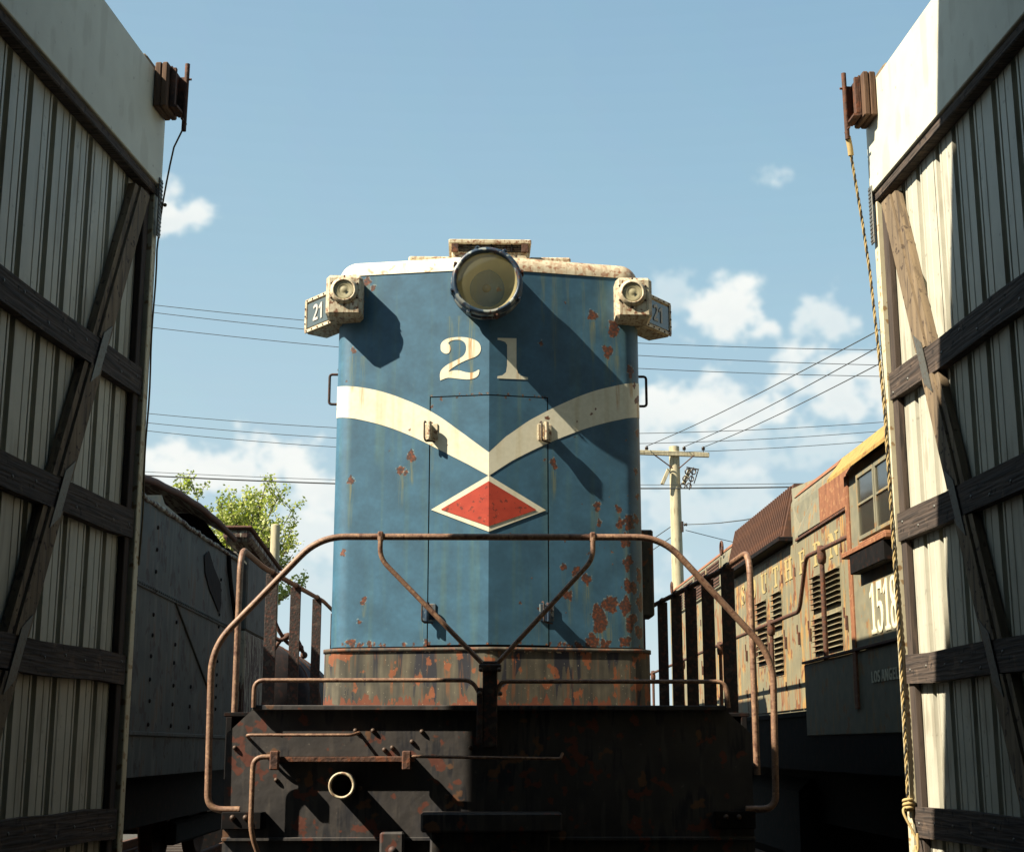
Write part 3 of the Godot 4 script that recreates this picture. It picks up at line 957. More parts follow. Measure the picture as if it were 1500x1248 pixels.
# point on the hood skin: s runs across the nose from the crease (left negative), round the corner and back along the side
func skin(s: float, y: float, off := 0.0) -> Vector3:
	var sg := signf(s) if s != 0.0 else 1.0
	var a := absf(s)
	var xt := 0.945 - NR + NR * sin(VD)
	var l0 := xt / cos(VD)
	var zt := CREASE - xt * tan(VD)
	var l1 := NR * (PI / 2.0 - VD)
	var x: float
	var z: float
	var n: Vector2
	if a <= l0:
		n = Vector2(sin(VD), cos(VD))
		x = a * cos(VD)
		z = CREASE - a * sin(VD)
		if a < 0.0005:
			n = Vector2(0, 1.0 / cos(VD))
	elif a <= l0 + l1:
		var t := VD + (a - l0) / NR
		n = Vector2(sin(t), cos(t))
		x = (0.945 - NR) + NR * sin(t)
		z = zt - NR * cos(VD) + NR * cos(t)
	else:
		n = Vector2(1, 0)
		x = 0.945
		z = zt - NR * cos(VD) - (a - l0 - l1)
	return Vector3(CX + sg * (x + n.x * off), y, z + n.y * off)


func skin_uv(s: float, y: float) -> Vector2:
	return Vector2((clampf(s, -1.05, 1.05) + 1.05) / 2.1, 1.0 - (y - 2.15) / (912.0 / 768.0 * 2.1))


func skin_quad(st: SurfaceTool, s0: float, s1: float, y00: float, y01: float, y10: float, y11: float, off: float) -> void:
	# corners (s0,y00) (s0,y01) (s1,y10) (s1,y11)
	var P := [skin(s0, y00, off), skin(s0, y01, off), skin(s1, y11, off), skin(s1, y10, off)]
	var U := [skin_uv(s0, y00), skin_uv(s0, y01), skin_uv(s1, y11), skin_uv(s1, y10)]
	var mid := skin((s0 + s1) * 0.5, 0.0, 0.0)
	var out := skin((s0 + s1) * 0.5, 0.0, 0.1) - mid
	for t in [[0, 1, 2], [0, 2, 3]]:
		var a: Vector3 = P[t[0]]
		var b: Vector3 = P[t[1]]
		var c: Vector3 = P[t[2]]
		var o := [t[0], t[1], t[2]]
		if (a - c).cross(a - b).dot(out) < 0.0:
			o = [t[0], t[2], t[1]]
		for k in o:
			st.set_uv(U[k])
			st.add_vertex(P[k])


func skin_stops(a: float, b: float, step := 0.03) -> Array:
	var n := maxi(1, int(ceil(absf(b - a) / step)))
	var o := []
	for i in n + 1:
		o.append(lerpf(a, b, i / float(n)))
	return o


# a painted figure (polygon in s,y on one half of the nose) as a thin coat
func skin_poly(st: SurfaceTool, pts: Array, off: float) -> void:
	var poly := PackedVector2Array()
	for p in pts:
		poly.append(Vector2(p[0], p[1]))
	var idx := Geometry2D.triangulate_polygon(poly)
	var out := skin(poly[0].x, 0, 0.1) - skin(poly[0].x, 0, 0.0)
	for i in range(0, idx.size(), 3):
		var o := [idx[i], idx[i + 1], idx[i + 2]]
		var P := []
		for k in o:
			P.append(skin(poly[k].x, poly[k].y, off))
		if (P[0] - P[2]).cross(P[0] - P[1]).dot(out) < 0.0:
			o = [o[0], o[2], o[1]]
		for k in o:
			st.set_uv(skin_uv(poly[k].x, poly[k].y))
			st.add_vertex(skin(poly[k].x, poly[k].y, off))


func make_blue_locomotive() -> void:
	var L := thing("blue_locomotive", "blue locomotive numbered 21 with cream chevron and red diamond on its nose", "locomotive", Vector3(CX, 0, -12.5))
	var st: SurfaceTool
	var DW := 0.362      # half width of the nose door
	var DT := 3.685
	var B0 := 2.182
	var T0 := 4.49
	var G := 0.007
	# nose skin either side of the door and above it
	for sg in [-1.0, 1.0]:
		st = mb()
		st.set_smooth_group(1)
		var stops := skin_stops(DW + G, 0.85, 0.06) + skin_stops(0.85, 1.032, 0.018).slice(1)
		for i in stops.size() - 1:
			skin_quad(st, sg * stops[i], sg * stops[i + 1], B0, T0, B0, T0, 0.0)
		for q in [[0.0, 0.18], [0.18, DW + G]]:
			skin_quad(st, sg * q[0], sg * q[1], DT + G, T0, DT + G, T0, 0.0)
		part(L, "nose_panel", st, M.nose_blue)
	# folded nose door with returned edges
	st = mb()
	st.set_smooth_group(-1)
	for sg in [-1.0, 1.0]:
		skin_quad(st, 0.0, sg * DW, B0 + G, DT, B0 + G, DT, 0.0)
	for e in [[-DW, B0 + G, -DW, DT], [DW, B0 + G, DW, DT], [-DW, DT, 0.0, DT], [0.0, DT, DW, DT]]:
		st.set_uv(Vector2(0.5, 0.5))
		quad(st, skin(e[0], e[1]), skin(e[2], e[3]), skin(e[2], e[3], -0.03), skin(e[0], e[1], -0.03), Vector3(signf(e[0]), 1, 0) if e[0] == e[2] else Vector3.UP)
	part(L, "nose_door", st, M.nose_blue)
	st = mb()
	for sg in [-1.0, 1.0]:
		st.set_smooth_group(-1)
		skin_quad(st, 0.0, sg * 0.84, B0 - 0.02, T0, B0 - 0.02, T0, -0.032)
	part(L, "nose_backing", st, M.void)
	# hood sides with their row of doors
	for sg in [-1.0, 1.0]:
		st = mb()
		st.set_smooth_group(-1)
		skin_quad(st, sg * 1.032, sg * 9.4, B0, T0, B0, T0, 0.0)
		var side := part(L, "hood_side", st, M.nose_blue)
		for k in 9:
			var d := mb()
			var s0 := 1.6 + k * 0.85
			var a := skin(sg * s0, 2.3, 0.0)
			var b := skin(sg * (s0 + 0.82), 3.9, 0.014)
			box2(d, a, b, 0.004)
			part(side, "hood_door", d, M.plinth)
	# roof: rounded cove then a low camber
	st = mb()
	var ring := []
	var S := []
	for s in skin_stops(-9.4, -1.032, 9.0) + skin_stops(-1.032, -0.85, 0.02).slice(1) + skin_stops(-0.85, 0.0, 0.07).slice(1) + skin_stops(0.0, 0.85, 0.07).slice(1) + skin_stops(0.85, 1.032, 0.02).slice(1) + skin_stops(1.032, 9.4, 9.0).slice(1):
		S.append(s)
	var RC := 0.115
	st.set_smooth_group(1)
	var rows := []
	for k in 8:
		var t := PI / 2.0 * k / 7.0
		var row := []
		for s in S:
			row.append(skin(s, T0 + RC * sin(t), -RC * (1.0 - cos(t)) + 0.004))
		rows.append(row)
	var top := []
	for s in S:
		var p := skin(s, 0.0, -RC)
		top.append(Vector3(CX + (p.x - CX) * 0.3, T0 + RC + 0.045, minf(p.z, -8.80)))
	rows.append(top)
	var st_r := mb()
	st_r.set_smooth_group(1)
	for k in rows.size() - 1:
		for i in S.size() - 1:
			var c: Vector3 = (rows[k][i] + rows[k][i + 1]) * 0.5
			quad(st if c.x < CX else st_r, rows[k][i], rows[k + 1][i], rows[k + 1][i + 1], rows[k][i + 1], Vector3(c.x - CX, 1.0, c.z + 9.3).normalized())
	st.set_smooth_group(-1)
	quad(st, top[0], top[1], top[-2], top[-1], Vector3.UP)
	st.set_smooth_group(-1)
	quad(st, top[1], top[2], top[-3], top[-2], Vector3.UP)
	part(L, "roof", st, M.cream)
	part(L, "roof", st_r, M.cream_rusty).set_meta("label", "rust-spotted half of the cream roof edge")
	# roof furniture
	st = mb()
	box2(st, Vector3(-0.14, 4.64, -9.1), Vector3(0.35, 4.765, -8.82), 0.008)
	var rb := part(L, "roof_vent", st, M.lamp_box)
	for x in [-0.12, 0.33]:
		st = mb()
		box2(st, Vector3(x - 0.022, 4.69, -8.82), Vector3(x + 0.022, 4.745, -8.80), 0.003)
		part(rb, "end_clamp", st, M.rust)
	st = mb()
	for k in 4:
		box2(st, Vector3(-0.095, 4.694 + k * 0.013, -8.819), Vector3(0.305, 4.699 + k * 0.013, -8.812))
	for k in 3:
		box2(st, Vector3(-0.02 + k * 0.13, 4.69, -8.8185), Vector3(-0.012 + k * 0.13, 4.745, -8.808))
	var gr := part(rb, "grille", st, M.black)
	st = mb()
	box2(st, Vector3(-0.16, 4.745, -9.12), Vector3(0.37, 4.775, -8.80), 0.006)
	part(rb, "lid", st, M.lamp_box)
	for q in [[-0.42, -0.15], [0.36, 0.63]]:
		st = mb()
		box2(st, Vector3(q[0], 4.60, -9.6), Vector3(q[1], 4.70, -8.92), 0.01)
		part(L, "roof_hatch", st, M.lamp_box)
	# chevron
	for hand in [[[-1.06, 3.806], [-0.924, 3.784], [-0.794, 3.766], [-0.642, 3.726], [-0.47, 3.656], [-0.321, 3.574], [-0.152, 3.45], [0.0, 3.333]], [[1.06, 3.838], [0.955, 3.822], [0.788, 3.786], [0.613, 3.729], [0.419, 3.638], [0.247, 3.54], [0.1, 3.432], [0.0, 3.333]]]:
		var lo := [[-1.06, 3.605], [-0.919, 3.585], [-0.789, 3.559], [-0.617, 3.507], [-0.446, 3.433], [-0.276, 3.344], [-0.129, 3.264], [0.0, 3.19]] if hand[0][0] < 0.0 else [[1.06, 3.615], [0.96, 3.602], [0.828, 3.575], [0.654, 3.525], [0.481, 3.457], [0.311, 3.378], [0.142, 3.287], [0.0, 3.19]]
		st = mb()
		st.set_smooth_group(1)
		var stp := skin_stops(0.0, 1.05, 0.021)
		var sg := signf(hand[0][0])
		for i in stp.size() - 1:
			var a: float = stp[i] * sg
			var b: float = stp[i + 1] * sg
			skin_quad(st, a, b, along(lo, a), along(hand, a), along(lo, b), along(hand, b), 0.0022)
		part(L, "chevron_stripe", st, M.nose_cream)
	# numerals
	var two := [[-0.304, 3.998], [-0.303, 4.02], [-0.289, 4.04], [-0.257, 4.056], [-0.202, 4.061], [-0.142, 4.056], [-0.091, 4.039], [-0.062, 4.015], [-0.052, 3.982], [-0.061, 3.951], [-0.09, 3.929], [-0.145, 3.911], [-0.2, 3.885], [-0.241, 3.858], [-0.255, 3.843], [-0.218, 3.851], [-0.181, 3.848], [-0.145, 3.836], [-0.108, 3.832], [-0.081, 3.84], [-0.067, 3.849], [-0.06, 3.845], [-0.064, 3.821], [-0.081, 3.801], [-0.117, 3.79], [-0.163, 3.793], [-0.209, 3.8], [-0.254, 3.806], [-0.282, 3.799], [-0.304, 3.791], [-0.307, 3.819], [-0.303, 3.847], [-0.287, 3.869], [-0.255, 3.892], [-0.21, 3.913], [-0.168, 3.935], [-0.148, 3.962], [-0.144, 3.995], [-0.153, 4.023], [-0.178, 4.041], [-0.215, 4.045], [-0.247, 4.036], [-0.257, 4.025], [-0.245, 4.008], [-0.241, 3.985], [-0.251, 3.964], [-0.27, 3.958], [-0.291, 3.968], [-0.302, 3.982]]
	var one := [[0.051, 4.05], [0.17, 4.055], [0.17, 3.872], [0.179, 3.835], [0.2, 3.818], [0.242, 3.811], [0.242, 3.797], [0.049, 3.794], [0.051, 3.808], [0.081, 3.815], [0.104, 3.836], [0.111, 3.878], [0.111, 4.009], [0.099, 4.027], [0.071, 4.035], [0.051, 4.037]]
	for f in [two, one]:
		st = mb()
		st.set_smooth_group(-1)
		skin_poly(st, smooth(f) if f.size() > 20 else f, 0.0022)
		part(L, "numeral", st, M.nose_cream)
	# diamond plate folded over the crease
	st = mb()
	st.set_smooth_group(-1)
	skin_poly(st, [[0.0, 3.192], [-0.352, 2.993], [0.0, 2.852]], 0.0035)
	skin_poly(st, [[0.0, 3.192], [0.352, 2.993], [0.0, 2.852]], 0.0035)
	var dia := part(L, "diamond_emblem", st, M.nose_cream)
	st = mb()
	st.set_smooth_group(-1)
	skin_poly(st, [[0.0, 3.157], [-0.292, 2.993], [0.0, 2.884]], 0.006)
	skin_poly(st, [[0.0, 3.157], [0.292, 2.993], [0.0, 2.884]], 0.006)
	part(dia, "red_field", st, M.red)
	# hinges and hasps of the door
	for h in [[-0.358, 3.47], [0.345, 3.47], [-0.358, 2.38], [0.352, 2.38]]:
		st = mb()
		var c := skin(h[0], h[1], 0.0)
		var o := (skin(h[0], h[1], 0.1) - c).normalized()
		var side := o.cross(Vector3.UP).normalized()
		tube(st, [c + o * 0.05 - Vector3(0, 0.055, 0), c + o * 0.05 + Vector3(0, 0.055, 0)], 0.014, 12)
		box(st, c + o * 0.022, Vector3(0.007, 0.10, 0.05), 0.002, Basis(side, Vector3.UP, o))
		box(st, c + o * 0.005, Vector3(0.085, 0.10, 0.009), 0.002, Basis(side, Vector3.UP, o))
		var hp := part(L, "hinge", st, M.nose_cream if false else (M.lamp_box if h[1] > 3.0 else M.rim_blue))
		st = mb()
		tube(st, bend([c + side * 0.03 + o * 0.01 + Vector3(0, 0.06, 0), c + side * 0.03 + o * 0.055 + Vector3(0, 0.06, 0), c + side * 0.03 + o * 0.055 + Vector3(0, -0.06, 0), c - side * 0.03 + o * 0.02 + Vector3(0, -0.065, 0)], 0.02, 4), 0.005, 6)
		part(hp, "hinge_pin", st, M.dark_post)
	# base: drip lip and plinth
	st = mb()
	st.set_smooth_group(-1)
	var bs := skin_stops(-1.06, 1.06, 0.03)
	bs.sort()
	for i in bs.size() - 1:
		var a: float = bs[i]
		var b: float = bs[i + 1]
		var ua := (a + 1.06) / 2.12
		var ub := (b + 1.06) / 2.12
		var P4 := [skin(a, 2.170, 0.036), skin(b, 2.170, 0.036), skin(b, 1.812, 0.036), skin(a, 1.812, 0.036)]
		var U4 := [Vector2(ua, 0.0), Vector2(ub, 0.0), Vector2(ub, 1.0), Vector2(ua, 1.0)]
		for k in [0, 1, 2, 0, 2, 3]:      # runs clockwise seen from the front
			st.set_uv(U4[k])
			st.add_vertex(P4[k])
	part(L, "battery_box", st, M.battery_coat)
	st = mb()
	for i in bs.size() - 1:
		var a: float = bs[i]
		var b: float = bs[i + 1]
		var o := skin((a + b) / 2, 0, 1.0) - skin((a + b) / 2, 0, 0.0)
		quad(st, skin(a, 2.172, 0.044), skin(b, 2.172, 0.044), skin(b, 2.150, 0.044), skin(a, 2.150, 0.044), o)
		quad(st, skin(a, 2.172, 0.044), skin(b, 2.172, 0.044), skin(b, 2.174, 0.0), skin(a, 2.174, 0.0), Vector3.UP)
		quad(st, skin(a, 2.150, 0.044), skin(b, 2.150, 0.044), skin(b, 2.150, 0.036), skin(a, 2.150, 0.036), Vector3.DOWN)
	part(L, "base_lip", st, M.plinth)
	for sg in [-1.0, 1.0]:
		st = mb()
		box2(st, Vector3(CX + sg * 0.90, 1.812, -17.4), Vector3(CX + sg * 0.98, 2.165, -8.92))
		part(L, "battery_box_side", st, M.plinth)
	headlight(L)
	for sg in [-1.0, 1.0]:
		marker(L, sg)
		# side grab iron
		st = mb()
		var gz := -9.0
		var gx: float = CX + sg * 0.945
		tube(st, bend([Vector3(gx, 3.925, gz), Vector3(gx + sg * 0.068, 3.925, gz), Vector3(gx + sg * 0.068, 3.73, gz), Vector3(gx, 3.73, gz)], 0.02, 5), 0.0085, 8)
		for y in [3.955, 3.70]:
			ball(st, Vector3(gx + sg * 0.006, y, gz), 0.014, 6)
		part(L, "grab_iron", st, M.dark_post)
	st = mb()
	box2(st, Vector3(CX + 0.945, 2.42, -9.55), Vector3(CX + 1.075, 2.98, -9.3), 0.01)
	part(L, "side_box", st, M.plinth)
	loco_platform(L)
	loco_rails(L)
	loco_pilot(L)
	# cab at the far end of the hood
	st = mb()
	var cabp := PackedVector2Array([Vector2(CX - 1.42, 1.81), Vector2(CX + 1.42, 1.81), Vector2(CX + 1.42, 4.30), Vector2(CX + 1.2, 4.66), Vector2(CX + 0.6, 4.84), Vector2(CX - 0.6, 4.84), Vector2(CX - 1.2, 4.66), Vector2(CX - 1.42, 4.30)])
	plate(st, cabp, Vector3(0, 0, -20.2), Vector3.RIGHT, Vector3.UP, 2.8)
	var cab := part(L, "cab", st, M.plinth)
	for x in [-1.12, 1.12]:
		st = mb()
		box2(st, Vector3(CX + x - 0.2, 3.3, -17.42), Vector3(CX + x + 0.2, 4.1, -17.39), 0.004)
		part(cab, "window", st, M.window_glass)
	truck(L, CX, -10.2)
	truck(L, CX, -17.6)


func along(pts: Array, s: float) -> float:
	# smooth interpolation of y over s through the listed points
	var p := pts.duplicate()
	p.sort_custom(func(a, b): return a[0] < b[0])
	for i in p.size() - 1:
		if s <= p[i + 1][0] or i == p.size() - 2:
			var t: float = (s - p[i][0]) / (p[i + 1][0] - p[i][0])
			var a: float = p[maxi(i - 1, 0)][1]
			var b: float = p[mini(i + 2, p.size() - 1)][1]
			if i == 0:
				a = 2.0 * p[0][1] - p[1][1]
			if i == p.size() - 2:
				b = 2.0 * p[i + 1][1] - p[i][1]
			return cubic_interpolate(p[i][1], p[i + 1][1], a, b, t)
	return p[0][1]


func smooth(pts: Array) -> Array:
	var o := []
	var n := pts.size()
	for i in n:
		var a = pts[(i + n - 1) % n]
		var b = pts[i]
		var c = pts[(i + 1) % n]
		var d = pts[(i + 2) % n]
		o.append(b)
		var u := Vector2(b[0] - a[0], b[1] - a[1]).normalized()
		var v := Vector2(c[0] - b[0], c[1] - b[1]).normalized()
		var w := Vector2(d[0] - c[0], d[1] - c[1]).normalized()
		if u.dot(v) > 0.6 and v.dot(w) > 0.6:
			o.append([cubic_interpolate(b[0], c[0], a[0], d[0], 0.5), cubic_interpolate(b[1], c[1], a[1], d[1], 0.5)])
	return o


func headlight(L: Node3D) -> void:
	var c := Vector3(0.083, 4.365, 0.0)
	var ax := Vector3(0, 0, 1)
	var st := mb()
	var o := Vector3(c.x, c.y, -8.75)
	lathe(st, o, ax, [[0.205, 0.0], [0.205, 0.24], [0.212, 0.245], [0.222, 0.25], [0.222, 0.275], [0.205, 0.28]], 40)
	var h := part(L, "headlight", st, M.rim_blue)
	st = mb()
	lathe(st, o, ax, [[0.205, 0.30], [0.213, 0.303], [0.218, 0.316], [0.216, 0.345], [0.208, 0.358], [0.192, 0.362], [0.186, 0.354], [0.184, 0.335], [0.184, 0.26]], 48)
	part(h, "bezel", st, M.rim_blue)
	st = mb()
	lathe(st, o, ax, [[0.205, 0.275], [0.205, 0.305]], 40)
	part(h, "gasket", st, M.black)
	st = mb()
	var prof := []
	for i in 15:
		var r := 0.184 * (1.0 - i / 14.0) + 0.0001
		prof.append([r, 0.10 + 0.225 * (r / 0.184) * (r / 0.184)])
	lathe(st, o, ax, prof, 40)
	part(h, "reflector", st, M.reflector)
	st = mb()
	tube(st, [o + Vector3(0, 0, 0.10), o + Vector3(0, 0, 0.165)], 0.022, 12)
	ball(st, o + Vector3(0, 0, 0.185), 0.03, 10)
	part(h, "bulb", st, M.bulb)
	st = mb()
	lathe(st, o, ax, [[0.187, 0.338], [0.14, 0.350], [0.09, 0.357], [0.04, 0.360], [0.0, 0.361]], 40)
	part(h, "lens", st, M.glass)
	for k in 8:
		var a := TAU * (k + 0.35) / 8.0
		st = mb()
		var d := Vector3(cos(a), sin(a), 0)
		var t := Vector3(-sin(a), cos(a), 0)
		box(st, o + d * 0.221 + Vector3(0, 0, 0.315), Vector3(0.016, 0.030, 0.055), 0.003, Basis(d, t, Vector3(0, 0, 1)))
		tube(st, [o + d * 0.224 + Vector3(0, 0, 0.27), o + d * 0.224 + Vector3(0, 0, 0.36)], 0.007, 6)
		part(h, "clamp", st, M.rust if k % 3 == 0 else M.rim_blue)


func marker(L: Node3D, sg: float) -> void:
	var c := Vector3(CX + sg * 0.895, 4.318, -8.66)
	var st := mb()
	box(st, c, Vector3(0.225, 0.265, 0.20), 0.022)
	var m := part(L, "marker_lamp", st, M.lamp_box)
	st = mb()
	var o := c + Vector3(0.0 if sg < 0.0 else -0.01, 0.028, 0.10)
	lathe(st, o, Vector3(0, 0, 1), [[0.085, 0.0], [0.085, 0.008], [0.076, 0.012], [0.072, 0.02], [0.062, 0.022], [0.060, 0.012]], 28)
	part(m, "lens_ring", st, M.lamp_box)
	st = mb()
	lathe(st, o, Vector3(0, 0, 1), [[0.062, 0.010], [0.05, 0.016], [0.047, 0.012], [0.034, 0.020], [0.031, 0.016], [0.016, 0.023], [0.0, 0.024]], 24)
	part(m, "lens", st, M.lens)
	for k in 6:
		var a := TAU * (k + 0.5) / 6.0
		st = mb()
		ball(st, o + Vector3(cos(a) * 0.092, sin(a) * 0.092, 0.002), 0.007, 6)
		part(m, "bolt", st, M.bolt)
	# slanted number box behind the lamp
	var yaw := sg * deg_to_rad(52.0)
	var B := Basis(Vector3.UP, yaw)
	var n := B * Vector3(0, 0, 1)
	var u := B * Vector3(1, 0, 0)
	var f := Vector3(CX + sg * 1.075, 4.295, -8.845)
	st = mb()
	box(st, f - n * 0.085, Vector3(0.33, 0.225, 0.17), 0.014, B)
	var nb := part(L, "number_box", st, M.lamp_box)
	st = mb()
	box(st, f + n * 0.002, Vector3(0.27, 0.16, 0.006), 0.002, B)
	part(nb, "number_glass", st, M.board_face)
	letters(nb, "number", "21", f + n * 0.0085, u, Vector3.UP, 0.105, 0.8, M.chalk, false, 0.003)
	st = mb()
	for q in [[0, 0.1, 0.31, 0.022], [0, -0.1, 0.31, 0.022], [0.148, 0, 0.022, 0.2], [-0.148, 0, 0.022, 0.2]]:
		box(st, f + u * q[0] + Vector3(0, q[1], 0) + n * 0.006, Vector3(q[2], q[3], 0.010), 0.002, B)
	part(nb, "frame", st, M.lamp_box)
	st = mb()
	for k in 5:
		for y in [0.1, -0.1]:
			ball(st, f + u * (-0.13 + k * 0.065) + Vector3(0, y, 0) + n * 0.012, 0.006, 6)
	for y in [-0.05, 0.0, 0.05]:
		for x in [-0.148, 0.148]:
			ball(st, f + u * x + Vector3(0, y, 0) + n * 0.012, 0.006, 6)
	part(nb, "frame_bolts", st, M.bolt)


func loco_platform(L: Node3D) -> void:
	var st := mb()
	box2(st, Vector3(CX - 1.215, 1.786, -9.2), Vector3(CX + 1.22, 1.812, -7.565), 0.004)
	part(L, "end_platform", st, M.pilot)
	for sg in [-1.0, 1.0]:
		st = mb()
		box2(st, Vector3(CX + sg * 0.98, 1.775, -20.2), Vector3(CX + sg * 1.53, 1.80, -8.6), 0.004)
		part(L, "walkway", st, M.black)
		st = mb()
		box2(st, Vector3(CX + sg * 1.48, 1.42, -20.2), Vector3(CX + sg * 1.515, 1.775, -8.6), 0.004)
		part(L, "side_sill", st, M.black)
	st = mb()
	box2(st, Vector3(CX - 1.0, 1.0, -20.2), Vector3(CX + 1.0, 1.775, -8.0))
	part(L, "underframe", st, M.black)
	st = mb()
	box2(st, Vector3(CX - 1.25, 0.45, -15.2), Vector3(CX + 1.25, 1.2, -12.6), 0.1)
	part(L, "fuel_tank", st, M.black)


func loco_rails(L: Node3D) -> void:
	var z := -7.58
	var st := mb()
	tube(st, bend([Vector3(-1.16, 1.295, z), Vector3(-1.322, 1.295, z), Vector3(-1.336, 2.105, z), Vector3(-0.80, 2.680, z), Vector3(1.005, 2.684, z), Vector3(1.57, 2.06, z), Vector3(1.555, 1.295, z), Vector3(1.40, 1.295, z)], 0.14, 9), 0.0175, 14)
	var er := part(L, "end_handrail", st, M.rail_pipe)
	for q in [[-0.479, 0.062], [0.637, 0.132]]:
		st = mb()
		box(st, Vector3(q[0], 2.682, z), Vector3(0.03, 0.052, 0.046), 0.006)
		tube(st, bend([Vector3(q[0], 2.68, z + 0.012), Vector3(q[0], 2.565, z + 0.012), Vector3(q[1], 2.02, z + 0.012)], 0.06, 5), 0.0135, 10)
		part(er, "rail_brace", st, M.rail_pipe)
	st = mb()
	box2(st, Vector3(0.060, 1.60, -7.602), Vector3(0.136, 2.035, -7.545), 0.006)
	box2(st, Vector3(0.04, 1.98, -7.56), Vector3(0.156, 2.02, -7.53), 0.006)
	box2(st, Vector3(0.03, 1.62, -7.56), Vector3(0.06, 1.90, -7.53), 0.004)
	var cp := part(L, "centre_post", st, M.dark_post)
	st = mb()
	for q in [[0.05, 1.99], [0.145, 1.99], [0.045, 1.87], [0.15, 1.87]]:
		ball(st, Vector3(q[0], q[1], -7.53), 0.012, 6)
	part(cp, "bolts", st, M.bolt)
	for q in [[[-1.108, 1.80], [-1.108, 1.936], [0.005, 1.938], [0.05, 1.86]], [[1.325, 1.80], [1.315, 1.932], [0.15, 1.932], [0.135, 1.86]]]:
		st = mb()
		var pts := []
		for p in q:
			pts.append(Vector3(p[0], p[1], -7.56))
		tube(st, bend(pts, 0.05, 6), 0.0115, 10)
		part(L, "low_rail", st, M.rail_pipe)
	# walkway handrails
	for sg in [-1.0, 1.0]:
		var x: float = CX + sg * 1.52
		st = mb()
		var zz := -8.92 if sg < 0.0 else -8.38
		var h0 := 2.80 if sg < 0.0 else 2.72
		var h1 := 2.97 if sg < 0.0 else 2.87
		tube(st, bend([Vector3(x, 1.45, zz), Vector3(x, h0, zz), Vector3(x, h0, zz - 1.0), Vector3(x, h1, -14.0), Vector3(x, h1, -17.3)], 0.17, 8), 0.019, 12)
		var hr := part(L, "walkway_handrail", st, M.rail_pipe if sg < 0.0 else M.rail_pipe)
		var zs := [-10.36, -11.78, -13.42, -15.2, -17.0] if sg < 0.0 else [-9.13, -9.92, -10.7, -11.46, -12.3, -13.9, -15.9]
		for pz in zs:
			st = mb()
			var ht: float = lerpf(h0, h1, clampf((zz - 1.0 - pz) / (zz - 1.0 + 14.0), 0.0, 1.0))
			box2(st, Vector3(x - 0.042, 1.60, pz - 0.012), Vector3(x + 0.042, ht - 0.01, pz + 0.012), 0.003)
			var po := part(hr, "stanchion", st, M.dark_post)
			po.position = Vector3.ZERO
			st = mb()
			tube(st, [Vector3(x, ht, pz - 0.03), Vector3(x, ht, pz + 0.03)], 0.026, 10)
			var cl := part(hr, "rail_clip", st, M.dark_post)
			cl.position = Vector3.ZERO


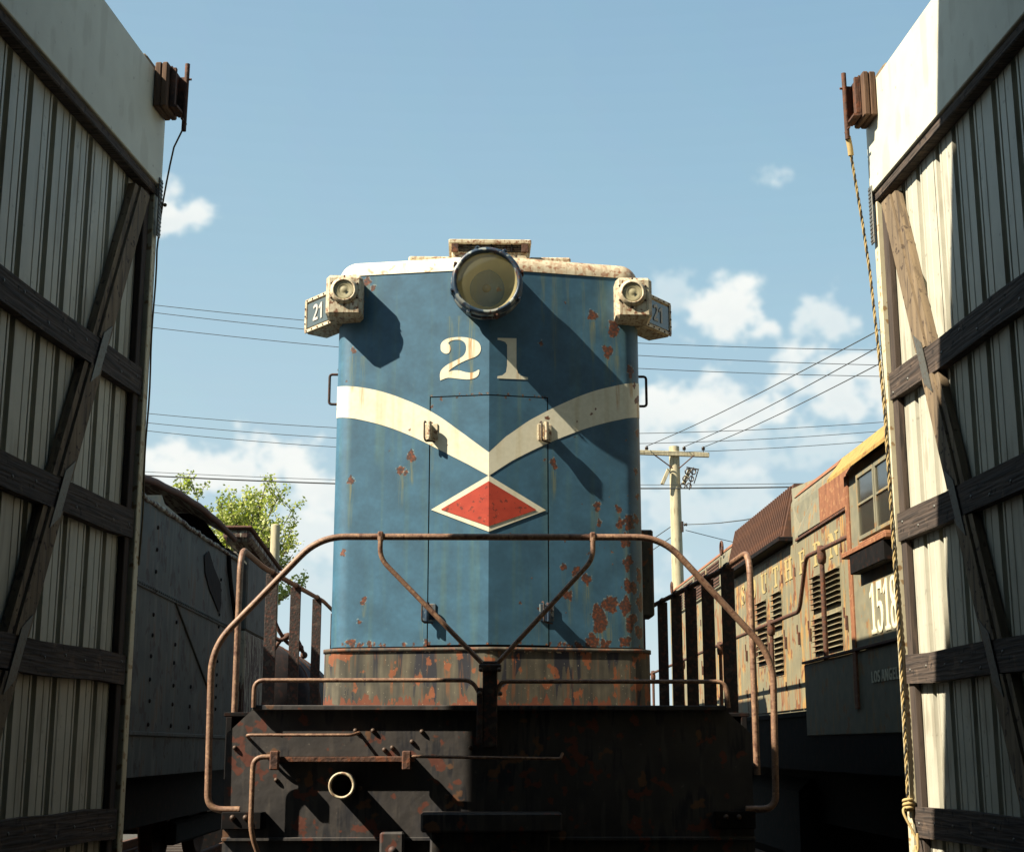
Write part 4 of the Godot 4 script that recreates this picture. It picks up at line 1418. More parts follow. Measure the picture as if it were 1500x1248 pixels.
func loco_pilot(L: Node3D) -> void:
	var st := mb()
	plate(st, PackedVector2Array([Vector2(-1.246, 0.32), Vector2(1.446, 0.32), Vector2(1.446, 1.669), Vector2(1.314, 1.795), Vector2(-1.114, 1.795), Vector2(-1.246, 1.669)]), Vector3(0, 0, -7.64), Vector3.RIGHT, Vector3.UP, 0.035)
	var p := part(L, "pilot", st, M.pilot)
	var zf := -7.605
	st = mb()
	box2(st, Vector3(-0.985, 1.528, zf), Vector3(-0.285, 1.557, zf + 0.055), 0.004)
	part(p, "ledge", st, M.rust)
	st = mb()
	box2(st, Vector3(-1.246, 1.142, zf), Vector3(1.446, 1.160, zf + 0.028), 0.003)
	part(p, "lower_ledge", st, M.pilot)
	for q in [[Vector3(-1.13, 1.645, zf), Vector3(-1.13, 1.662, zf + 0.085), Vector3(-0.60, 1.662, zf + 0.085), Vector3(-0.57, 1.675, zf)], [Vector3(-0.315, 1.55, zf), Vector3(-0.31, 1.557, zf + 0.09), Vector3(0.455, 1.545, zf + 0.09), Vector3(0.47, 1.57, zf + 0.01)]]:
		st = mb()
		tube(st, bend(q, 0.02, 4), 0.008, 8)
		part(L, "uncoupling_lever", st, M.rail_pipe)
	for x in [-0.985, -0.32]:
		st = mb()
		box2(st, Vector3(x - 0.025, 1.49, zf + 0.05), Vector3(x + 0.02, 1.585, zf + 0.10), 0.006)
		part(p, "lever_bracket", st, M.rust)
	st = mb()
	tube(st, bend([Vector3(-0.985, 1.556, zf + 0.07), Vector3(-1.095, 1.552, zf + 0.075), Vector3(-1.095, 1.19, zf + 0.075), Vector3(-1.05, 1.06, zf + 0.03)], 0.08, 7), 0.0135, 10)
	part(L, "grab_handle", st, M.rail_pipe)
	# open pipe stub
	st = mb()
	lathe(st, Vector3(-0.641, 1.416, zf), Vector3(0, 0, 1), [[0.064, 0.0], [0.064, 0.15], [0.060, 0.154], [0.054, 0.152], [0.053, 0.02], [0.0, 0.02]], 28)
	var pipe := part(L, "pipe_stub", st, M.pilot)
	st = mb()
	lathe(st, Vector3(-0.641, 1.416, zf), Vector3(0, 0, 1), [[0.0655, 0.135], [0.0660, 0.152], [0.062, 0.157], [0.055, 0.156], [0.0525, 0.146]], 28)
	part(pipe, "worn_rim", st, M.lamp_box)
	# rail foot brackets
	for q in [[-1.246, -1.03], [1.24, 1.446]]:
		st = mb()
		box2(st, Vector3(q[0] - 0.001, 1.20, zf), Vector3(q[1], 1.285, zf + 0.045), 0.004)
		var fb := part(L, "foot_bracket", st, M.black)
		st = mb()
		for k in 2:
			ball(st, Vector3(q[0] + 0.055 + k * 0.065, 1.258, zf + 0.05), 0.014, 6)
		part(fb, "bolts", st, M.bolt)
	# draft gear: striker casting, coupler shank and knuckle
	st = mb()
	box2(st, Vector3(-0.245, 1.19, zf), Vector3(0.46, 1.285, zf + 0.16), 0.01)
	box2(st, Vector3(-0.20, 0.62, zf), Vector3(0.40, 1.19, zf + 0.06), 0.01)
	part(p, "striker", st, M.pilot)
	st = mb()
	box2(st, Vector3(0.0, 0.76, zf + 0.06), Vector3(0.2, 1.0, zf + 0.42), 0.03)
	box2(st, Vector3(-0.10, 0.74, zf + 0.36), Vector3(0.05, 1.02, zf + 0.66), 0.05)
	lathe(st, Vector3(0.22, 0.74, zf + 0.52), Vector3.UP, [[0.0, 0.0], [0.10, 0.0], [0.115, 0.03], [0.115, 0.25], [0.10, 0.28], [0.0, 0.28]], 16)
	part(L, "coupler", st, M.rust)
	st = mb()
	box2(st, Vector3(-0.45, 1.05, zf), Vector3(-0.33, 1.19, zf + 0.10), 0.01)
	ball(st, Vector3(-0.385, 1.10, zf + 0.10), 0.022, 8)
	part(p, "hose_bracket", st, M.pilot)
	st = mb()
	for q in [[-0.985, 1.44], [-0.875, 1.44], [-0.59, 1.685], [-0.50, 1.685], [-0.25, 1.68], [-1.2, 1.60], [-0.30, 1.63], [-0.40, 1.60], [-0.44, 1.59], [0.0, 1.60], [-0.12, 1.36], [-0.56, 1.40], [-0.72, 1.44]]:
		ball(st, Vector3(q[0], q[1], zf + 0.004), 0.012, 6)
	part(p, "rivets", st, M.bolt)
	# corner steps
	for sg in [-1.0, 1.0]:
		for k in 4:
			st = mb()
			var y := 0.42 + k * 0.33
			box2(st, Vector3(CX + sg * 1.36, y, -8.35), Vector3(CX + sg * 1.08, y + 0.03, -7.75), 0.006)
			part(L, "step", st, M.black)


func truck(L: Node3D, x: float, z: float, axles := 2, gap := 2.4) -> void:
	var st := mb()
	var half := gap * (axles - 1) / 2.0 + 0.35
	for sg in [-1.0, 1.0]:
		box2(st, Vector3(x + sg * 0.92, 0.55, z - half), Vector3(x + sg * 1.06, 0.80, z + half), 0.03)
	box2(st, Vector3(x - 0.95, 0.60, z - 0.3), Vector3(x + 0.95, 0.98, z + 0.3), 0.04)
	var t := part(L, "truck", st, M.black)
	for a in axles:
		var az := z + (a - (axles - 1) / 2.0) * gap
		st = mb()
		tube(st, [Vector3(x - 0.9, 0.78, az), Vector3(x + 0.9, 0.78, az)], 0.08, 12)
		for sg in [-1.0, 1.0]:
			lathe(st, Vector3(x + sg * 0.68, 0.78, az), Vector3(sg, 0, 0), [[0.0, 0.0], [0.535, 0.0], [0.535, 0.03], [0.51, 0.035], [0.505, 0.14], [0.44, 0.14], [0.40, 0.10], [0.15, 0.10], [0.13, 0.15], [0.0, 0.15]], 28)
		part(t, "wheelset", st, M.rust)


# ---------------------------------------------------------------- grey locomotive on the next track
func make_grey_locomotive() -> void:
	var L := thing("grey_locomotive", "rust-streaked grey hood locomotive numbered 1518 on the next track", "locomotive", Vector3(4.6, 0, -16))
	var hx := 3.70
	var ox := 5.50
	var st := mb()
	# long hood: vertical sides with a low rounded roof
	var sec := [Vector2(hx, 1.75)]
	for k in 9:
		var t := PI / 2.0 * k / 8.0
		sec.append(Vector2(hx + 0.35 - 0.35 * cos(t), 4.30 + 0.27 * sin(t)))
	sec.append(Vector2(4.6, 4.62))
	for k in range(8, -1, -1):
		var t := PI / 2.0 * k / 8.0
		sec.append(Vector2(ox - 0.35 + 0.35 * cos(t), 4.30 + 0.27 * sin(t)))
	sec.append(Vector2(ox, 1.75))
	plate(st, PackedVector2Array(sec), Vector3(0, 0, -27.0), Vector3.RIGHT, Vector3.UP, 15.2)
	part(L, "hood", st, M.grey_plain)
	# rusty roof crown over the far half
	st = mb()
	for k in range(2, 8):
		var t0 := PI / 2.0 * k / 8.0
		var t1 := PI / 2.0 * (k + 1) / 8.0
		var a := Vector2(hx + 0.35 - 0.362 * cos(t0), 4.30 + 0.282 * sin(t0))
		var b := Vector2(hx + 0.35 - 0.362 * cos(t1), 4.30 + 0.282 * sin(t1))
		st.set_smooth_group(1)
		quad(st, Vector3(a.x, a.y, -26.95), Vector3(b.x, b.y, -26.95), Vector3(b.x, b.y, -14.4), Vector3(a.x, a.y, -14.4), Vector3(-1, 1, 0))
	part(L, "roof_sheet", st, M.brown)
	# engine-room doors along the side, each a plate of its own
	var cuts := [-26.6, -25.4, -24.3, -23.2, -22.1, -21.0, -20.3, -19.45, -18.75, -17.95, -17.0, -16.3, -15.75, -15.05, -14.2, -13.3, -12.5, -11.8]
	for i in cuts.size() - 1:
		st = mb()
		var z0: float = cuts[i] + 0.012
		var z1: float = cuts[i + 1] - 0.012
		box2(st, Vector3(hx - 0.022, 2.02, z0), Vector3(hx + 0.01, 3.87, z1), 0.004)
		var d := part(L, "hood_door", st, M.grey_loco)
		st = mb()
		for y in [2.3, 2.9, 3.55]:
			box2(st, Vector3(hx - 0.034, y - 0.05, z1 - 0.05), Vector3(hx - 0.022, y + 0.05, z1 - 0.02), 0.003)
		part(d, "door_hinges", st, M.rust)
		st = mb()
		box2(st, Vector3(hx - 0.05, 2.72, z0 + 0.04), Vector3(hx - 0.022, 2.86, z0 + 0.065), 0.004)
		part(d, "door_latch", st, M.rust)
	# drip rail over the doors
	st = mb()
	box2(st, Vector3(hx - 0.045, 3.872, -16.2), Vector3(hx + 0.01, 3.90, -11.8), 0.004)
	part(L, "drip_rail", st, M.rust)
	# louvres
	for bank in [[-18.62, -18.02, 2.62, 3.42, 12], [-17.62, -17.12, 2.45, 3.44, 15], [-15.52, -15.16, 2.56, 3.40, 15], [-14.95, -14.34, 2.56, 3.38, 15]]:
		st = mb()
		box2(st, Vector3(hx - 0.026, bank[2] - 0.03, bank[0] - 0.03), Vector3(hx - 0.020, bank[3] + 0.03, bank[1] + 0.03))
		var bk := part(L, "louvre_bank", st, M.grey_loco)
		for k in bank[4]:
			if k == 7:
				continue
			var y: float = lerpf(bank[2], bank[3], (k + 0.5) / bank[4])
			var hh: float = (bank[3] - bank[2]) / bank[4]
			st = mb()
			st.set_smooth_group(-1)
			var za: float = bank[0]
			var zb: float = bank[1]
			var xo := hx - 0.027
			# near-black quad standing in for the shade inside the slot mouth
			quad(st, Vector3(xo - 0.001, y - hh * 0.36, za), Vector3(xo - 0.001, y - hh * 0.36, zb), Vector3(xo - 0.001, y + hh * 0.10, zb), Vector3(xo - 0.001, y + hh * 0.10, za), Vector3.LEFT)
			var sl := part(bk, "slot_shade", st, M.void)
			st = mb()
			st.set_smooth_group(-1)
			quad(st, Vector3(xo, y + hh * 0.42, za), Vector3(xo, y + hh * 0.42, zb), Vector3(xo - 0.045, y - hh * 0.06, zb), Vector3(xo - 0.045, y - hh * 0.06, za), Vector3(-1, 1, 0))
			quad(st, Vector3(xo, y + hh * 0.40, za), Vector3(xo, y + hh * 0.40, zb), Vector3(xo - 0.042, y - hh * 0.08, zb), Vector3(xo - 0.042, y - hh * 0.08, za), Vector3(1, -1, 0))
			for zz in [za, zb]:
				tri3(st, Vector3(xo, y + hh * 0.42, zz), Vector3(xo - 0.045, y - hh * 0.06, zz), Vector3(xo, y - hh * 0.06, zz), Vector3(0, 0, 1))
			part(bk, "louvre_blade", st, M.grey_loco)
	# radiator shutter bank leaning out under the roof
	st = mb()
	var rp := PackedVector2Array([Vector2(-hx + 0.10, 3.98), Vector2(-hx - 0.05, 4.60), Vector2(-hx - 0.9, 4.62), Vector2(-hx - 0.9, 3.98)])
	for v in range(rp.size()):
		rp[v].x = -rp[v].x
	plate(st, rp, Vector3(0, 0, -20.3), Vector3.RIGHT, Vector3.UP, 3.75)
	var rad := part(L, "radiator", st, M.dark_brown)
	for k in 30:
		st = mb()
		var z := -20.22 + k * 0.124
		box(st, Vector3(hx - 0.028, 4.29, z), Vector3(0.05, 0.60, 0.022), 0.003, Basis(Vector3(0, 0, 1), -atan2(0.15, 0.62)))
		part(rad, "fin", st, M.dark_brown)
	st = mb()
	box2(st, Vector3(hx - 0.17, 3.915, -20.35), Vector3(hx + 0.02, 3.975, -16.5), 0.01)
	part(rad, "gutter", st, M.black)
	# rounded housing with a creased face next to the radiator, then the rusty upper panel by the cab
	st = mb()
	st.set_smooth_group(-1)
	var ap := Vector3(hx - 0.04, 3.92, -16.2)
	var hp := []
	for k in 7:
		var t := k / 6.0
		hp.append(Vector3(hx + 0.02 + 0.10 * sin(t * PI), 4.54 + 0.06 * sin(t * PI) - 0.16 * t, lerpf(-16.55, -15.05, t)))
	for k in 6:
		tri3(st, ap, hp[k], hp[k + 1], Vector3(-1, 0, 0))
	tri3(st, ap, hp[6], Vector3(hx - 0.03, 3.92, -15.05), Vector3(-1, 0, 0))
	for k in 6:
		quad(st, hp[k], hp[k + 1], hp[k + 1] + Vector3(0.9, 0.03, 0), hp[k] + Vector3(0.9, 0.03, 0), Vector3.UP)
	part(L, "blower_housing", st, M.grey_plain)
	st = mb()
	box2(st, Vector3(hx - 0.035, 3.905, -15.04), Vector3(hx + 0.5, 4.28, -11.8), 0.008)
	part(L, "upper_panel", st, M.brown)
	# far intake grilles
	for q in [[-26.2, -25.1], [-25.0, -23.9], [-23.8, -22.6], [-22.5, -21.3]]:
		st = mb()
		box2(st, Vector3(hx - 0.03, 3.92, q[0]), Vector3(hx + 0.2, 4.36, q[1]), 0.006)
		var gp := part(L, "intake_grille", st, M.grey_plain)
		st = mb()
		for k in 8:
			box2(st, Vector3(hx - 0.042, 3.955 + k * 0.048, q[0] + 0.05), Vector3(hx - 0.030, 3.982 + k * 0.048, q[1] - 0.05))
		part(gp, "slats", st, M.dark_brown)
	for z in [-26.5, -21.1]:
		st = mb()
		var rg := []
		for k in 13:
			var a := TAU * k / 12.0
			rg.append(Vector3(hx - 0.03, 4.46 + 0.10 * sin(a), z + 0.10 * cos(a)))
		tube(st, rg, 0.016, 6)
		part(L, "lifting_ring", st, M.rust)
	# cab
	var cx := 3.08
	st = mb()
	var cab := PackedVector2Array([Vector2(cx, 2.37), Vector2(cx, 3.80), Vector2(cx + 0.12, 3.98), Vector2(cx + 0.5, 4.22), Vector2(cx + 1.0, 4.36), Vector2(cx + 2.04, 4.36), Vector2(cx + 2.54, 4.22), Vector2(cx + 2.92, 3.98), Vector2(cx + 3.04, 3.80), Vector2(cx + 3.04, 2.37)])
	plate(st, cab, Vector3(0, 0, -11.68), Vector3.RIGHT, Vector3.UP, 2.5)
	var cb := part(L, "cab", st, M.grey_plain)
	st = mb()
	st.set_smooth_group(-1)
	var eave := [Vector2(cx - 0.09, 3.80), Vector2(cx + 0.05, 3.99), Vector2(cx + 0.46, 4.26), Vector2(cx + 1.0, 4.40)]
	for k in 3:
		quad(st, Vector3(eave[k].x, eave[k].y, -11.95), Vector3(eave[k + 1].x, eave[k + 1].y, -11.95), Vector3(eave[k + 1].x, eave[k + 1].y, -9.0), Vector3(eave[k].x, eave[k].y, -9.0), Vector3(-1, 1, 0))
		quad(st, Vector3(eave[k].x, eave[k].y - 0.03, -11.95), Vector3(eave[k + 1].x, eave[k + 1].y - 0.03, -11.95), Vector3(eave[k + 1].x, eave[k + 1].y - 0.03, -9.0), Vector3(eave[k].x, eave[k].y - 0.03, -9.0), Vector3(1, -1, 0))
		quad(st, Vector3(eave[k].x, eave[k].y, -11.95), Vector3(eave[k + 1].x, eave[k + 1].y, -11.95), Vector3(eave[k + 1].x, eave[k + 1].y - 0.03, -11.95), Vector3(eave[k].x, eave[k].y - 0.03, -11.95), Vector3(0, 0, -1))
	quad(st, Vector3(eave[0].x, 3.80, -11.95), Vector3(eave[0].x, 3.77, -11.95), Vector3(eave[0].x, 3.77, -9.0), Vector3(eave[0].x, 3.80, -9.0), Vector3(-1, 0, 0))
	part(cb, "roof_eave", st, M.yellow_roof)
	st = mb()
	box2(st, Vector3(cx - 0.015, 1.9, -11.70), Vector3(cx + 0.02, 3.78, -11.60), 0.004)
	part(cb, "corner_post", st, M.brown)
	st = mb()
	box2(st, Vector3(cx - 0.006, 3.20, -11.36), Vector3(cx + 0.02, 3.72, -10.10))
	var wn := part(cb, "side_window", st, M.void)
	for q in [[-11.24, -10.80], [-10.72, -10.20]]:
		st = mb()
		box2(st, Vector3(cx - 0.020, 3.22, q[0]), Vector3(cx - 0.014, 3.68, q[1]))
		part(wn, "pane", st, M.window_glass)
		st = mb()
		for b in [[q[0] - 0.03, q[0], 3.19, 3.72], [q[1], q[1] + 0.03, 3.19, 3.72], [q[0], q[1], 3.68, 3.72], [q[0], q[1], 3.19, 3.22], [q[0], q[1], 3.46, 3.48]]:
			box2(st, Vector3(cx - 0.032, b[2], b[0]), Vector3(cx - 0.004, b[3], b[1]), 0.002)
		part(wn, "sash", st, M.grey_plain)
	st = mb()
	box2(st, Vector3(cx - 0.10, 3.08, -11.58), Vector3(cx + 0.0, 3.125, -10.3), 0.008)
	box2(st, Vector3(cx - 0.08, 3.125, -11.1), Vector3(cx + 0.0, 3.15, -10.4), 0.008)
	part(cb, "arm_rest", st, M.brown)
	st = mb()
	box2(st, Vector3(cx - 0.09, 2.93, -11.35), Vector3(cx + 0.0, 3.08, -10.4), 0.006)
	part(cb, "arm_rest_bracket", st, M.black)
	st = mb()
	box2(st, Vector3(cx - 0.02, 2.352, -13.5), Vector3(cx + 0.02, 2.374, -9.2), 0.003)
	part(cb, "belt_rail", st, M.rust)
	letters(L, "number", "1518", Vector3(cx - 0.004, 2.63, -10.78), Vector3(0, 0, 1), Vector3.UP, 0.385, 0.62, M.white_letter, true, 0.006)
	letters(L, "lettering", "LOS ANGELES", Vector3(cx - 0.004, 2.125, -10.78), Vector3(0, 0, 1), Vector3.UP, 0.085, 1.15, M.white_letter, false, 0.004)
	var word := "SOUTHERN"
	for k in word.length():
		letters(L, "lettering", word[k], Vector3(hx - 0.026, 3.61, -19.55 + k * 0.715), Vector3(0, 0, 1), Vector3.UP, 0.25, 1.5, M.old_letter, true, 0.006)
	# box below the cab and beside the hood, walkway, sill
	st = mb()
	box2(st, Vector3(cx + 0.002, 1.70, -13.5), Vector3(cx + 0.62, 2.35, -9.2), 0.01)
	part(L, "equipment_box", st, M.grey_plain)
	st = mb()
	box2(st, Vector3(cx, 1.88, -27.2), Vector3(hx, 1.93, -13.5), 0.004)
	part(L, "walkway", st, M.black)
	st = mb()
	box2(st, Vector3(cx + 0.01, 1.40, -27.2), Vector3(cx + 0.06, 1.88, -6.4))
	box2(st, Vector3(cx + 0.3, 0.9, -27.2), Vector3(cx + 2.7, 1.75, -6.4))
	part(L, "underframe", st, M.black)
	st = mb()
	box2(st, Vector3(cx + 0.15, 0.45, -19.0), Vector3(cx + 2.9, 1.3, -14.5), 0.12)
	part(L, "fuel_tank", st, M.black)
	# handrail stepping down behind the cab
	st = mb()
	var rx := cx + 0.03
	tube(st, bend([Vector3(rx, 3.30, -11.72), Vector3(rx, 3.33, -13.35), Vector3(rx, 2.86, -13.72), Vector3(rx, 2.86, -15.4), Vector3(rx, 2.84, -26.5)], 0.10, 6), 0.020, 10)
	var hr := part(L, "handrail", st, M.rust)
	for q in [[-12.75, 3.32], [-15.05, 2.86], [-18.2, 2.855], [-21.5, 2.85], [-25.0, 2.845]]:
		st = mb()
		tube(st, [Vector3(rx, 1.9, q[0]), Vector3(rx, q[1] - 0.03, q[0])], 0.022, 10)
		lathe(st, Vector3(rx, q[1] - 0.14, q[0]), Vector3.UP, [[0.0, 0.0], [0.035, 0.02], [0.042, 0.07], [0.036, 0.13], [0.038, 0.17], [0.0, 0.18]], 10)
		part(hr, "stanchion", st, M.rust)
	# short hood towards us
	st = mb()
	plate(st, PackedVector2Array(sec), Vector3(0, 0, -9.2), Vector3.RIGHT, Vector3.UP, 2.6)
	part(L, "short_hood", st, M.grey_plain)
	truck(L, 4.6, -10.2, 3, 1.7)
	truck(L, 4.6, -23.0, 3, 1.7)


# ---------------------------------------------------------------- old tender on the other side
func make_tender() -> void:
	var T := thing("tender", "riveted grey-green steel tender with a torn rusty roof edge", "tender", Vector3(-4.3, 0, -14.5))
	var x := -2.8
	var st := mb()
	# side sheet with a gently rising top edge
	st.set_smooth_group(-1)
	var prof := []
	for k in 31:
		var t := k / 30.0
		var z := lerpf(-9.2, -17.45, t)
		prof.append([z, 3.62 + 0.15 * t + 0.008 * sin(k * 2.1)])
	for k in 30:
		quad(st, Vector3(x, 1.36, prof[k][0]), Vector3(x, 1.36, prof[k + 1][0]), Vector3(x, prof[k + 1][1], prof[k + 1][0]), Vector3(x, prof[k][1], prof[k][0]), Vector3.RIGHT)
		quad(st, Vector3(x - 0.012, 1.36, prof[k][0]), Vector3(x - 0.012, 1.36, prof[k + 1][0]), Vector3(x - 0.012, prof[k + 1][1], prof[k + 1][0]), Vector3(x - 0.012, prof[k][1], prof[k][0]), Vector3.LEFT)
	part(T, "side_sheet", st, M.tender)
	st = mb()
	box2(st, Vector3(-5.8, 1.36, -17.45), Vector3(-5.78, 3.75, -9.2))
	part(T, "side_sheet", st, M.tender)
	st = mb()
	box2(st, Vector3(-5.78, 1.36, -17.45), Vector3(-2.81, 1.42, -9.2))
	part(T, "floor", st, M.black)
	for z in [[-9.21, 3.70], [-17.44, 4.36]]:
		st = mb()
		plate(st, PackedVector2Array([Vector2(-5.78, 1.42), Vector2(-2.815, 1.42), Vector2(-2.815, minf(z[1], 3.76)), Vector2(-3.30, z[1]), Vector2(-5.78, z[1])]), Vector3(0, 0, z[0] - 0.02), Vector3.RIGHT, Vector3.UP, 0.04)
		part(T, "end_sheet", st, M.black)
	# lumpy beaded top edge
	st = mb()
	var bead := []
	for k in 60:
		var t := k / 59.0
		bead.append(Vector3(x + 0.006 + rng.randf_range(-0.008, 0.008), 3.63 + 0.15 * t + rng.randf_range(-0.01, 0.01), lerpf(-9.2, -17.4, t)))
	tube(st, bead, 0.024, 7)
	part(T, "beaded_edge", st, M.peel)
	# seams and rivets
	st = mb()
	box2(st, Vector3(x, 2.93, -17.45), Vector3(x + 0.012, 2.985, -9.2), 0.004)
	var seam := part(T, "seam_strip", st, M.tender)
	seam.rotation.x = 0.0
	st = mb()
	tube(st, [Vector3(x + 0.004, 2.94, -13.82), Vector3(x + 0.004, 2.27, -15.59), Vector3(x + 0.004, 2.10, -16.0)], 0.014, 6)
	part(T, "diagonal_strip", st, M.tender)
	st = mb()
	box2(st, Vector3(x, 1.70, -17.45), Vector3(x + 0.014, 1.735, -9.2), 0.004)
	part(T, "seam_strip", st, M.tender)
	var rv: MeshInstance3D = null
	for row in [[-12.9, 1.8, 3.6, 0.19], [-13.9, 1.8, 2.85, 0.19], [-14.75, 1.8, 2.3, 0.2], [-16.25, 2.0, 3.5, 0.13], [-11.6, 1.8, 3.5, 0.2]]:
		var y: float = row[1]
		while y < row[2]:
			var p := Vector3(x + 0.004, y + rng.randf_range(-0.012, 0.012), row[0] + rng.randf_range(-0.02, 0.02))
			if rv == null:
				st = mb()
				lathe(st, Vector3.ZERO, Vector3.RIGHT, [[0.019, -0.004], [0.018, 0.006], [0.011, 0.011], [0.0, 0.013]], 8)
				rv = part(T, "rivet", st, M.black)
				rv.position = p - T.position
			else:
				var r2 := rv.duplicate()
				r2.position = p - T.position
				T.add_child(r2, true)
			y += row[3]
	st = mb()
	for k in 62:
		ball(st, Vector3(x + 0.014, 2.957, -12.0 - k * 0.086), 0.012, 5)
	var sr := part(T, "seam_rivets", st, M.tender)
	sr.set_meta("kind", "stuff")
	# torn scar and curled strip
	st = mb()
	plate(st, PackedVector2Array([Vector2(15.15, 3.56), Vector2(15.4, 3.64), Vector2(15.75, 3.50), Vector2(16.2, 3.38), Vector2(16.3, 3.16), Vector2(16.2, 3.05), Vector2(15.9, 3.14), Vector2(15.55, 3.24), Vector2(15.25, 3.38)]), Vector3(x + 0.010, 0, 0), Vector3(0, 0, -1), Vector3.UP, 0.003)
	part(T, "bare_patch", st, M.black)
	st = mb()
	tube(st, bend([Vector3(x + 0.02, 3.74, -16.6), Vector3(x + 0.03, 3.45, -16.75), Vector3(x + 0.03, 3.15, -17.1), Vector3(x + 0.02, 2.98, -17.5)], 0.2, 5), 0.025, 6)
	part(T, "hanging_strip", st, M.black)
	# arched roof with a rusty rim, its shadowed inside showing
	st = mb()
	var rim := []
	var rim2 := []
	for k in 25:
		var t := k / 24.0
		var z := lerpf(-9.3, -17.7, t)
		var y := 3.66 + 0.45 * sin(clampf((t - 0.12) / 0.88, 0.0, 1.0) * PI * 0.62) + 0.005 * sin(k * 1.9)
		rim.append(Vector3(x - 0.10, y, z))
		rim2.append(Vector3(x - 0.62, y + 0.28, z))
	for k in 24:
		st.set_smooth_group(1)
		quad(st, rim[k], rim[k + 1], rim2[k + 1], rim2[k], Vector3(1, 1, 0))
		quad(st, rim2[k], rim2[k + 1], rim2[k + 1] + Vector3(-1.8, 0.08, 0), rim2[k] + Vector3(-1.8, 0.08, 0), Vector3.UP)
	part(T, "roof", st, M.peel)
	st = mb()
	tube(st, rim, 0.036, 7)
	part(T, "roof_rim", st, M.rust)
	st = mb()
	plate(st, PackedVector2Array([Vector2(12.4, 3.72), Vector2(13.2, 3.86), Vector2(13.35, 3.80), Vector2(14.3, 3.79), Vector2(13.6, 3.74), Vector2(13.0, 3.70)]), Vector3(x - 0.05, 0, 0), Vector3(0, 0, -1), Vector3.UP, 0.006)
	part(T, "torn_flap", st, M.grey_plain)
	# far end compartment: plain upper sheet, peeling lower sheet, rusty cornice
	st = mb()
	box2(st, Vector3(-5.7, 3.02, -20.7), Vector3(x + 0.01, 4.0, -18.15), 0.02)
	var ec := part(T, "end_compartment", st, M.tender)
	st = mb()
	box2(st, Vector3(-5.7, 1.40, -20.7), Vector3(x + 0.012, 3.015, -18.15), 0.02)
	part(ec, "lower_sheet", st, M.peel)
	st = mb()
	box(st, Vector3(x - 0.10, 4.08, -19.35), Vector3(0.35, 0.15, 3.0), 0.05, Basis(Vector3(1, 0, 0), -0.055))
	part(ec, "cornice", st, M.peel)
	st = mb()
	box(st, Vector3(x - 0.12, 4.175, -19.35), Vector3(0.42, 0.04, 3.05), 0.015, Basis(Vector3(1, 0, 0), -0.055))
	part(ec, "cornice_cap", st, M.rust)
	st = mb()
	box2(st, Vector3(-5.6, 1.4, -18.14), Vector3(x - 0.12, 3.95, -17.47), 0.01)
	part(ec, "gap_shade_block", st, M.black)  # black block fills the gap, standing in for the shade there
	st = mb()
	box2(st, Vector3(-5.6, 0.9, -20.7), Vector3(-3.0, 1.36, -9.2))
	part(T, "underframe", st, M.black)
	truck(T, -4.3, -11.4)
	truck(T, -4.3, -18.2)


func make_boiler() -> void:
	var T := thing("derelict_boiler", "dark derelict boiler with rusty pipes standing beyond the tender", "boiler", Vector3(-3.35, 0, -24))
	var st := mb()
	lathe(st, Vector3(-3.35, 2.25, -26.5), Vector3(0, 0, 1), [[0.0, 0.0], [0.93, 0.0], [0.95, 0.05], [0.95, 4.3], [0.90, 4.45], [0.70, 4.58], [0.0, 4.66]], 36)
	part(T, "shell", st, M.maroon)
	for z in [-22.4, -23.6, -25.0]:
		st = mb()
		lathe(st, Vector3(-3.35, 2.25, z), Vector3(0, 0, 1), [[0.952, 0.0], [0.972, 0.01], [0.972, 0.09], [0.952, 0.1]], 36)
		part(T, "band", st, M.rust)
	for q in [[[-2.95, 3.55, -21.6], [-2.85, 3.3, -21.6], [-2.72, 3.1, -21.7], [-2.55, 3.05, -21.9]], [[-3.05, 3.3, -21.5], [-2.8, 3.12, -21.55], [-2.7, 3.2, -21.6]], [[-2.9, 3.0, -21.6], [-2.75, 3.25, -21.7], [-2.6, 3.2, -21.9], [-2.5, 2.95, -22.0]]]:
		st = mb()
		var pts := []
		for p in q:
			pts.append(Vector3(p[0], p[1], p[2]))
		tube(st, bend(pts, 0.1, 4), 0.03, 7)
		ball(st, pts[-1], 0.055, 6)
		part(T, "pipe", st, M.rust)
	st = mb()
	box2(st, Vector3(-4.2, 0.0, -26.3), Vector3(-2.5, 1.4, -22.2), 0.05)
	part(T, "cradle", st, M.black)


